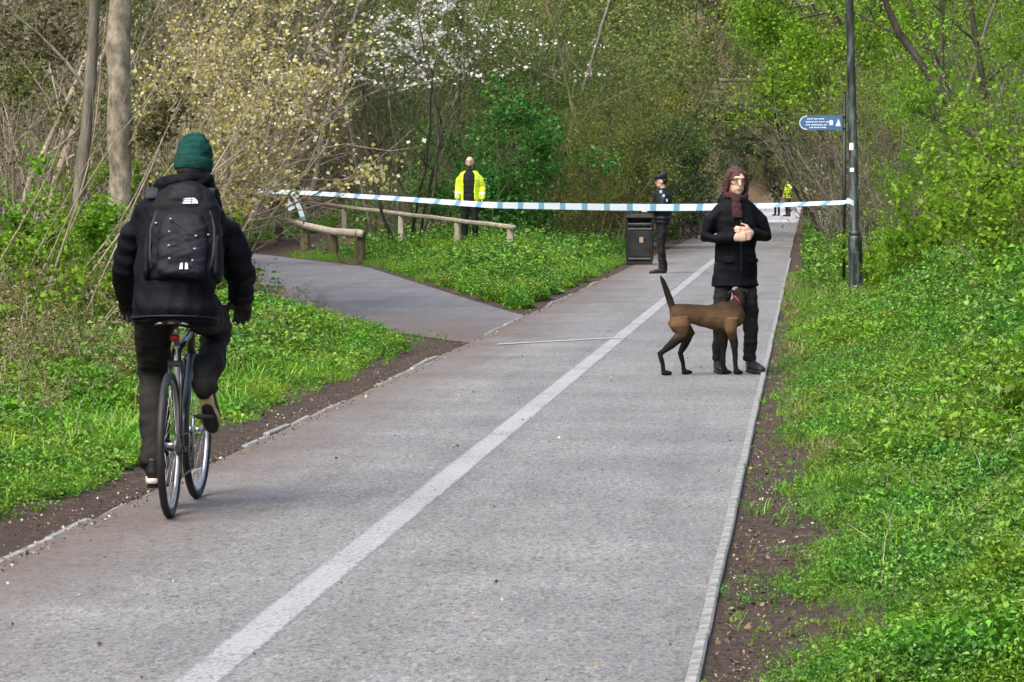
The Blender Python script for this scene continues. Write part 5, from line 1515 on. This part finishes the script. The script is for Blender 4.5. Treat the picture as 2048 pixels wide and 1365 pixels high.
shoe(rider, V3(-.125, .325, .133), V3(-.06, 1, -.0), V3(0, 0, 1), SHOE, PALESOLE, .285)
shoe(rider, V3(.125, .285, .585), V3(.10, .62, -.78), V3(0, .78, .62), SHOE, GUM, .285)
_d, _u = V3(.10, .62, -.78).normalized(), V3(0, .78, .62)
_u = (_u - _d * _u.dot(_d)).normalized(); _h = V3(.125, .285, .585); _s = _d.cross(_u)
mb = MB(); mb.tube([_h + _d * .285 * t + _u * (-.002) for t in (.30, .36, .6, .8, .93, .96)], [(.01, .002), (.026, .003), (.036, .003), (.038, .003), (.022, .003), (.006, .002)], 12, ref=_s); mb.build('dark_tread', RUBBER, rider)

for s in 'LR':
    mb = MB(); mb.tube([RJ['kn' + s].lerp(RJ['an' + s], .9), RJ['an' + s], RJ['an' + s] + V3(0, .0, -.035), RJ['an' + s] + V3(0, .012, -.06)], [.05, .052, .052, .035], 12); mb.build('sock', TROUS, rider)

# the backpack
pack = thing('backpack', 'black backpack with white logo and pale buckles on the cyclist’s back', 'backpack', (BX, BY, 0), BIKE_YAW)
PACK = cloth('black_pack_fabric', (.0032, .0034, .005), .7, .35, .4, .18)
PACKB = cloth('dark_navy_pack_panel', (.0042, .0055, .0105), .65, .3, .4, .2)
WEB = plain('webbing', (.014, .014, .018), .7, var=.3)
LOGO = plain('white_embroidery', (.7, .7, .72), .7, var=.05)
BUCK = plain('pale_buckle', (.42, .42, .45), .5)
k0 = .045
def bk(x, z, dy=0): return V3(k0 + x, .165 + .36 * (z - 1.13) * 1.0 + dy, z)      # along the sloping back
mb = MB()
mb.tube([bk(0, z) for z in (1.085, 1.105, 1.16, 1.30, 1.44, 1.52, 1.56, 1.575)],
        [(.11, .05), (.155, .085), (.178, .105), (.18, .11), (.168, .10), (.135, .08), (.085, .05), (.04, .02)], 26, sq=3.0)
pk = mb.build('main_compartment', PACK, pack, True, .009, 3, folds(.004, 30, 21))
mb = MB()
mb.tube([bk(.005, z, -.085) for z in (1.12, 1.14, 1.22, 1.34, 1.41, 1.44)], [(.08, .03), (.115, .05), (.125, .06), (.122, .055), (.10, .04), (.05, .02)], 22, sq=3.0)
fp = mb.build('front_pocket', PACKB, pack, True, .008, 3, folds(.004, 36, 22))
mb = MB()
mb.tube([bk(.005, z, -.06) for z in (1.43, 1.45, 1.50, 1.55, 1.565)], [(.07, .03), (.10, .045), (.10, .05), (.07, .04), (.03, .02)], 22, sq=3.0)
mb.build('top_pocket', PACKB, pack, True, .008, 3, folds(.003, 36, 23))
for sx in (-1, 1):
    mb = MB(); mb.tube([bk(sx * .165, z, -.01) for z in (1.11, 1.13, 1.22, 1.29, 1.31)], [(.012, .05), (.022, .075), (.025, .085), (.02, .08), (.008, .07)], 16, sq=2.5); mb.build('side_pocket', PACK, pack, True, .008, 2)
    mb = MB(); mb.tube([V3(sx * .13 + .01, .30, 1.50), V3(sx * .135 + .01, .36, 1.545), V3(sx * .14 + .01, .44, 1.545), V3(sx * .145 + .01, .545, 1.46), V3(sx * .155, .53, 1.32), V3(sx * .175, .43, 1.18), V3(sx * .165, .28, 1.13)],
                       [(.034, .008)] * 7, 10); mb.build('shoulder_strap', WEB, pack)
    mb = MB(); mb.tube([bk(sx * .125, 1.44, -.085), bk(sx * .15, 1.36, -.085), bk(sx * .152, 1.25, -.09), bk(sx * .14, 1.17, -.085)], [(.008, .004)] * 4, 6); mb.build('compression_strap', WEB, pack)
for x, z in ((-.052, 1.405), (-.055, 1.345), (-.055, 1.28), (-.05, 1.22), (.072, 1.325), (.068, 1.265), (.06, 1.21), (-.125, 1.385), (.125, 1.33)):
    mb = MB(); mb.box(bk(x, z, -.145 if abs(x) < .1 else -.105), (.011, .012, .008), .003); mb.build('buckle', BUCK, pack, False)
zs = [(-.052, 1.405), (.072, 1.325), (-.055, 1.345), (.068, 1.265), (-.055, 1.28), (.06, 1.21), (-.05, 1.22)]
mb = MB(); mb.tube([bk(x, z, -.144) for x, z in zs], .003, 5); mb.build('bungee_cord', WEB, pack)
def flat(name, polys, c, mat, par):
    mb = MB()
    for po in polys:
        n = len(po); mb.add([bk(c[0] + x, c[1] + z, c[2] - .36 * 0) for x, z in po], [tuple(range(n))])
    return mb.build(name, mat, par, False)
def arc_band(r0, r1, a0, a1, ox=0, oz=0, n=8):
    o = [(ox + r1 * math.cos(t), oz + r1 * math.sin(t)) for t in np.linspace(a0, a1, n)]
    return o + [(ox + r0 * math.cos(t), oz + r0 * math.sin(t)) for t in np.linspace(a1, a0, n)]
lg = [arc_band(.001, .009, 0, PI / 2, .012, -.008), arc_band(.012, .018, 0, PI / 2, .012, -.008), arc_band(.021, .027, 0, PI / 2, .012, -.008)]
lg += [[(-.034, -.008 + i * .010), (.008, -.008 + i * .010), (.008, -.002 + i * .010), (-.030 + i * .01, -.002 + i * .010)] for i in range(3)]
flat('white_logo', lg, (.032, 1.485, -.118), LOGO, pack)
flat('white_logo', [[(-.02, -.015), (-.004, -.015), (-.006, .016), (-.016, .012)], [(.006, -.015), (.022, -.015), (.018, .012), (.008, .016)]], (.02, 1.185, -.152), LOGO, pack)
mb = MB(); mb.tube([bk(-.03, 1.565, .02), bk(-.01, 1.60, .03), bk(.03, 1.60, .03), bk(.05, 1.565, .02)], .007, 8, ref=(0, 0, 1)); mb.build('grab_handle', WEB, pack)

# ------------------------------------------------------------------ standing people
def standing(label, loc, rz, H=1.75, arms=None, skin=SKIN2, vox=.011, top=JACKET_N, bottom=TROUS_K, hem=.86, stance=.10, open_front=None, hair=None, stride=0.0, head_rot=None, coat_flare=1.0, group=None, shoes=SHOE, face=True, sleeve_r=1.0, fold=.0065):
    k = H / 1.75
    root = thing('person', label, 'person', loc, rz, group)
    J = dict(pelvis=V3(0, 0, .95), waist=V3(0, .005, 1.08), chest=V3(0, 0, 1.30), neck=V3(0, -.005, 1.49), head=V3(0, .02, 1.635),
             shL=V3(-.185, 0, 1.425), shR=V3(.185, 0, 1.425), hipL=V3(-.09, 0, .92), hipR=V3(.09, 0, .92),
             knL=V3(-stance, .015 + stride * .5, .50), knR=V3(stance, .015 - stride * .4, .50), anL=V3(-stance - .005, -.02 + stride, .09), anR=V3(stance + .005, -.02 - stride, .09),
             elL=V3(-.25, -.03, 1.15), elR=V3(.25, -.03, 1.15), wrL=V3(-.265, .06, .91), wrR=V3(.265, .06, .91),
             hdL=V3(0, .15, -1), hdR=V3(0, .15, -1), pnL=V3(1, 0, 0), pnR=V3(-1, 0, 0), tsL=V3(0, 1, 0), tsR=V3(0, 1, 0))
    if arms: J.update(arms)
    J = {a: b * k for a, b in J.items()}
    Rm = head_rot or Matrix.Identity(3)
    body_mesh(root, J, Rm, skin, vox)
    if face: face_parts(root, J['head'], Rm, HAIR_D)
    trousers(root, J, bottom, vox, tuple(x * k for x in (.10, .095, .08, .066, .062, .06)), .97, 4)
    for s in 'LR':
        a = J['an' + s]; shoe(root, V3(a.x, a.y - .045, .0), V3(.12 if s == 'R' else -.12, 1, 0), V3(0, 0, 1), shoes, RUBBER, .28 * k)
    torso = [(hem, .19 * coat_flare, .145), (hem + .1, .19, .14), (1.08, .18, .13), (1.30, .205, .14), (1.39, .20, .115), (1.44, .165, .095), (1.485, .10, .08), (1.52, .072, .072)]
    if open_front is None:
        mb = MB(); mb.tube([V3(0, 0, z) * k for z, a, b in torso], [(a * k, b * k) for z, a, b in torso], 20)
        for s in 'LR': mb.tube(sleeve_pts(J, s, 1.02), [x * k * sleeve_r for x in (.055, .075, .07, .06, .055, .045)], 12, ref=(.2, 1, .1))
        jk = mb.build('jacket', top, root, True, vox, 7, folds(fold, 19, 6, 1.25))
    else:
        mb = MB(); mb.tube([V3(0, 0, z) * k for z in (.90, 1.08, 1.30, 1.41, 1.48, 1.515)], [(a * k, b * k) for a, b in ((.165, .115), (.16, .112), (.18, .118), (.15, .09), (.08, .07), (.062, .062))], 18)
        mb.build('shirt', open_front, root, True, vox, 2, folds(.004, 24, 8))
        mb = MB(); secs = []
        for z, a, b in torso[:-1]:
            g = .62 - .10 * (z - .86)
            th = np.linspace(PI / 2 + g, PI / 2 + 2 * PI - g, 26)
            a, b = a * 1.04, b * 1.06
            secs.append([V3(a * math.cos(t), b * math.sin(t), z) * k for t in th] + [V3((a - .016) * math.cos(t), (b - .016) * math.sin(t), z) * k for t in th[::-1]])
        loft(mb, secs)
        for s in 'LR': mb.tube(sleeve_pts(J, s, 1.0), [x * k * sleeve_r for x in (.055, .08, .08, .072, .066, .055)], 12, ref=(.2, 1, .1))
        jk = mb.build('jacket', top, root, True, .009, 2, folds(.006, 24, 6))
    if hair:
        hair(root, J, Rm)
    return root, J, Rm, jk

# man in the open hi-vis jacket, behind the handrail
p = at(940, 560, 68.2); gz = hz(p.x, 68.2)
BEARD = plain('dark_beard', (.05, .035, .028), .8, var=.3, scale=80)
def bald_beard(root, J, Rm):
    def T(x, y, z): return J['head'] + Rm @ V3(x, y, z)
    mb = MB(); mb.ell(T(0, .045, -.078), (.05, .05, .038), 14, 8, Rm); mb.ell(T(0, .03, -.05), (.062, .055, .028), 14, 8, Rm)
    mb.build('beard', BEARD, root, True, .007, 2)
r_, J_, Rm_, jk_ = standing('bald bearded man in an open yellow hi-vis jacket behind the handrail', (p.x, 68.2, gz), PI - .1, 1.78, skin=SKIN2, vox=.010, top=HIVIS, hem=.80, open_front=SHIRT, hair=bald_beard,
    coat_flare=1.0, sleeve_r=.86, arms=dict(elL=V3(-.245, -.03, 1.16), elR=V3(.235, -.01, 1.17), wrL=V3(-.25, .06, .92), wrR=V3(.225, .12, .93)))
for s in 'LR':
    mb = MB(); e, w = J_['el' + s], J_['wr' + s]; mb.tube([e.lerp(w, .45), e.lerp(w, .72)], [.0645, .060], 14)
    mb.build('reflective_cuff', REFL, jk_)

# officer beside the litter bin, seen from the side, facing left
p = at(1324, 548, 61.0)
VEST = plain('pale_blue_badge', (.40, .58, .60), .5)
def cap_hair(root, J, Rm):
    def T(x, y, z): return J['head'] + Rm @ V3(x, y, z)
    mb = MB(); mb.ell(T(0, -.032, .015), (.082, .09, .085), 16, 10, Rm); mb.build('hair', HAIR_D, root, True)
    mb = MB(); mb.tube([T(0, -.005, .05), T(0, -.005, .07), T(0, .0, .11), T(0, .005, .125)], [(.088, .108), (.092, .112), (.105, .125), (.08, .10)], 22)
    c = mb.build('cap', JACKET_N, root)
    mb = MB(); mb.tube([T(0, .07, .058), T(0, .12, .048), T(0, .155, .035)], [(.075, .006), (.07, .006), (.04, .004)], 14); mb.build('cap_peak', RUBBER, c)
r_, J_, Rm_, jk_ = standing('police officer in black uniform and cap standing beside the litter bin', (p.x, 61.0, 0.0), PI / 2 + .15, 1.72, skin=SKIN2, vox=.010, hem=.90, stance=.085, hair=cap_hair,
    stride=.03, arms=dict(elL=V3(-.235, .02, 1.16), elR=V3(.235, .04, 1.16), wrL=V3(-.14, .26, 1.12), wrR=V3(.12, .28, 1.15), hdL=V3(.5, .8, .1), hdR=V3(-.5, .8, .1), pnL=V3(.5, -.5, -.5), pnR=V3(-.5, -.5, -.5), tsL=V3(0, .2, 1), tsR=V3(0, .2, 1)),
    head_rot=Matrix.Rotation(-.1, 3, 'X'))
mb = MB(); mb.tube([V3(0, 0, z) for z in (1.03, 1.06, 1.30, 1.40)], [(.20, .155), (.205, .165), (.215, .165), (.16, .115)], 20); mb.build('stab_vest', TROUS_K, jk_, True, .012, 2)
for c in ((-.245, .0, 1.36), (-.235, -.05, 1.28), (-.17, .04, 1.43)):
    mb = MB(); mb.box(c, (.02, .045, .05), .006); mb.build('badge_patch', VEST, jk_, False)
mb = MB(); mb.box((-.10, .16, 1.36), (.05, .035, .09), .008); mb.tube([(-.11, .16, 1.40), (-.11, .16, 1.49)], .005, 6); mb.build('radio', RUBBER, jk_, False)
mb = MB(); mb.tube([V3(0, 0, .955), V3(0, 0, 1.0)], [(.20, .155), (.20, .155)], 24); mb.build('belt', RUBBER, jk_)

# dark-clothed dog walker (blurred out in the photograph)
p = at(1470, 743, 29.0)
def long_hair(root, J, Rm):
    def T(x, y, z): return J['head'] + Rm @ V3(x, y, z)
    mb = MB(); mb.ell(T(0, -.018, .03), (.088, .105, .098), 18, 11, Rm)
    mb.tube([T(0, -.05, .05), T(0, -.075, -.05), T(0, -.075, -.13), T(0, -.07, -.17)], [(.085, .06), (.092, .05), (.085, .035), (.05, .02)], 14)
    for sx in (-1, 1): mb.tube([T(sx * .06, .03, .09), T(sx * .085, .02, .02), T(sx * .085, .0, -.08), T(sx * .075, -.01, -.14)], [.022, .022, .022, .012], 8)
    mb.build('hair', HAIR_R, root, True, .008, 3, folds(.003, 70, 14))
r_, J_, Rm_, jk_ = standing('person in a long black coat standing over the dog on the path', (p.x, 29.0, .008), PI + .35, 1.69, skin=SKIN2, vox=.007, top=JACKET, bottom=TROUS, hem=.74, stance=.13, hair=long_hair, coat_flare=1.1,
    stride=.02, arms=dict(elL=V3(-.26, .02, 1.16), elR=V3(.26, .0, 1.16), wrL=V3(-.06, .23, 1.20), wrR=V3(.09, .24, 1.16), hdL=V3(.8, .3, .15), hdR=V3(-.8, .3, .1), pnL=V3(.2, -1, 0), pnR=V3(-.2, -1, 0), tsL=V3(0, 0, 1), tsR=V3(0, 0, 1)),
    head_rot=Matrix.Rotation(-.12, 3, 'X'))
SCARF = plain('dark_maroon_scarf', (.035, .010, .012), .9, var=.3, scale=30, bump=.5, bscale=90)
mb = MB(); mb.tube([V3(.082 * math.cos(t), .078 * math.sin(t), 1.455 + .012 * math.sin(2 * t + 1)) for t in np.linspace(0, 2 * PI, 24, endpoint=False)], [(.032, .026)] * 24, 10, ref=(0, 0, 1), closed=True)
mb.tube([V3(.03, .085, 1.45), V3(.035, .125, 1.38), V3(.03, .148, 1.28)], [(.035, .014), (.045, .013), (.05, .010)], 10); mb.build('scarf', SCARF, r_, True, .007, 3, folds(.004, 45, 31))
mb = MB(); mb.tube([V3(-.005, .138, .78), V3(-.004, .137, .95), V3(-.002, .133, 1.08), V3(0, .14, 1.2), V3(0, .142, 1.27)], [(.005, .004)] * 5, 6); mb.build('front_zip', WEB, jk_)
for sx in (-1, 1):
    mb = MB(); mb.box((sx * .115, .125, .93), (.11, .014, .035), .006, Matrix.Rotation(-sx * .5, 3, 'Z')); mb.build('pocket_flap', JACKET, jk_, False)
mb = MB(); mb.ell(V3(0, -.085, 1.42), (.13, .07, .085), 16, 9); mb.build('hood', JACKET, jk_, True, .009, 3, folds(.006, 28, 33))

# the dog
FUR = None
def fur_mat():
    m, nt, b = new_mat('brown_and_black_fur')
    tc = N(nt, 'ShaderNodeTexCoord'); P = tc.outputs['Object']
    sx = N(nt, 'ShaderNodeSeparateXYZ'); nt.links.new(P, sx.inputs[0])
    n = N(nt, 'ShaderNodeTexNoise', i_Scale=5.0, i_Detail=3.0); nt.links.new(P, n.inputs['Vector'])
    z = math_node(nt, 'ADD', sx.outputs[2], math_node(nt, 'MULTIPLY', math_node(nt, 'SUBTRACT', n.outputs['Fac'], .5), .16))
    r = ramp(nt, [(0, (.006, .005, .004)), (.34, (.010, .008, .006)), (.52, (.09, .055, .027)), (.60, (.115, .07, .034)), (.74, (.04, .024, .013)), (.84, (.012, .009, .007)), (1, (.008, .007, .006))]); b.inputs['Specular IOR Level'].default_value = .15
    nt.links.new(math_node(nt, 'DIVIDE', z, .75), r.inputs[0])
    n2 = N(nt, 'ShaderNodeTexNoise', i_Scale=120.0, i_Detail=3.0); nt.links.new(P, n2.inputs['Vector'])
    bp = N(nt, 'ShaderNodeBump', i_Strength=.5, i_Distance=.006); nt.links.new(n2.outputs['Fac'], bp.inputs['Height']); nt.links.new(bp.outputs[0], b.inputs['Normal'])
    nt.links.new(r.outputs[0], b.inputs['Base Color']); b.inputs['Roughness'].default_value = .8
    return m
FUR = fur_mat()
PAWW = plain('pale_fur', (.42, .33, .24), .8, var=.2, scale=40)
d0 = at(1353, 752, 28.6)
dog = thing('dog', 'long-legged brown and black dog with raised tail beside the person on the path', 'dog', (d0.x, 28.6, .008), .28)
# local +x is forwards
mb = MB()
mb.tube([V3(-.05, 0, .50), V3(.0, 0, .50), V3(.12, 0, .50), V3(.26, 0, .475), V3(.40, 0, .47), V3(.50, 0, .50), V3(.55, 0, .53)],
        [(.05, .06), (.085, .085), (.085, .080), (.088, .095), (.095, .125), (.085, .11), (.05, .06)], 16, ref=(0, 1, 0))
mb.tube([V3(.44, 0, .52), V3(.52, .02, .58), V3(.55, .07, .625)], [(.065, .085), (.058, .065), (.05, .055)], 12, ref=(0, 0, 1))
HDM = Matrix.Rotation(math.radians(62), 3, 'Z')
def DH(x, y, z): return V3(.555, .09, .65) + HDM @ V3(x, y, z)
mb.ell(DH(0, 0, 0), (.075, .058, .06), 14, 9, HDM); mb.tube([DH(.025, 0, -.005), DH(.095, 0, -.025), DH(.15, 0, -.035)], [(.042, .038), (.033, .03), (.022, .02)], 12, ref=(0, 0, 1))
for sy in (-1, 1):
    mb.tube([DH(-.035, sy * .045, .035), DH(-.05, sy * .075, .02), DH(-.04, sy * .085, -.03)], [(.012, .03), (.012, .034), (.006, .012)], 8, ref=(1, 0, 0))
# hind legs: knee forward and high, hock back and low
for sy, ox in ((-1, -.10), (1, .10)):
    mb.tube([V3(.01, sy * .055, .47), V3(.03 + ox * .2, sy * .07, .40), V3(.07 + ox * .5, sy * .07, .325), V3(.01 + ox * .75, sy * .065, .245), V3(-.055 + ox, sy * .062, .175), V3(-.03 + ox, sy * .062, .09), V3(-.025 + ox, sy * .062, .03)],
            [(.05, .085), (.055, .085), (.038, .052), (.026, .034), (.019, .024), (.016, .019), (.017, .02)], 12, ref=(0, 1, 0))
    mb.tube([V3(-.04 + ox, sy * .062, .02), V3(.0 + ox, sy * .062, .022), V3(.045 + ox, sy * .062, .015)], [(.018, .018), (.027, .022), (.018, .013)], 10, ref=(0, 1, 0))
for sy, ox in ((-1, .03), (1, -.04)):
    mb.tube([V3(.44, sy * .06, .46), V3(.43 + ox * .3, sy * .075, .36), V3(.445 + ox * .7, sy * .065, .27), V3(.45 + ox, sy * .06, .16), V3(.45 + ox, sy * .06, .08), V3(.455 + ox, sy * .06, .03)],
            [(.05, .07), (.04, .05), (.028, .034), (.021, .023), (.018, .019), (.02, .02)], 12, ref=(0, 1, 0))
    mb.tube([V3(.44 + ox, sy * .06, .02), V3(.475 + ox, sy * .06, .022), V3(.515 + ox, sy * .06, .014)], [(.018, .018), (.026, .022), (.017, .012)], 10, ref=(0, 1, 0))
mb.tube([V3(-.03, 0, .535), V3(-.055, 0, .60), V3(-.085, .01, .70), V3(-.12, .01, .785), V3(-.135, .01, .815)], [.026, .030, .027, .017, .006], 10, ref=(0, 1, 0))
body = mb.build('body', FUR, dog, True, .006, 2, folds(.0022, 70, 41, .6))
for sy in (-1, 1):
    mb = MB(); mb.ell(DH(.05, sy * .04, .015), (.008, .006, .008), 8, 6); mb.build('eye', EYE, dog)
mb = MB(); mb.ell(DH(.16, 0, -.028), (.014, .016, .012), 8, 6); mb.build('nose', RUBBER, dog)
mb = MB(); mb.tube([V3(.525 - .035 * math.sin(t), .03 + .062 * math.cos(t), .585 + .055 * math.sin(t)) for t in np.linspace(0, 2 * PI, 22, endpoint=False)], [(.006, .012)] * 22, 6, closed=True)
mb.build('collar', plain('red_collar', (.18, .02, .02), .6), dog)

# distant people beyond the tape
far_sk = dict(vox=.016, face=False)
p = at(1554, 431, 172); standing('far person in black clothing beyond the tape', (p.x, 172, .01), 2.6, 1.72, top=JACKET, hair=cap_hair, **far_sk)
p = at(1576, 430, 168); standing('far person in a yellow hi-vis jacket reaching out beyond the tape', (p.x, 168, .01), 2.2, 1.78, top=HIVIS, hair=cap_hair, open_front=None,
    arms=dict(elL=V3(-.36, .1, 1.34), wrL=V3(-.52, .2, 1.30), hdL=V3(-1, .3, 0)), **far_sk)
p = at(1622, 428, 160); standing('far person in a pale yellow jacket at the right edge of the far path', (-.1, 160, hz(-.1, 160)), 2.0, 1.66,
    top=plain('pale_yellow_cloth', (.52, .52, .25), .7), hair=cap_hair, hem=.95, coat_flare=1.3,
    arms=dict(elL=V3(-.36, .06, 1.22), wrL=V3(-.5, .12, 1.05), hdL=V3(-.8, .3, -.6), elR=V3(.34, .06, 1.2), wrR=V3(.46, .12, 1.02), hdR=V3(.8, .3, -.6)), **far_sk)
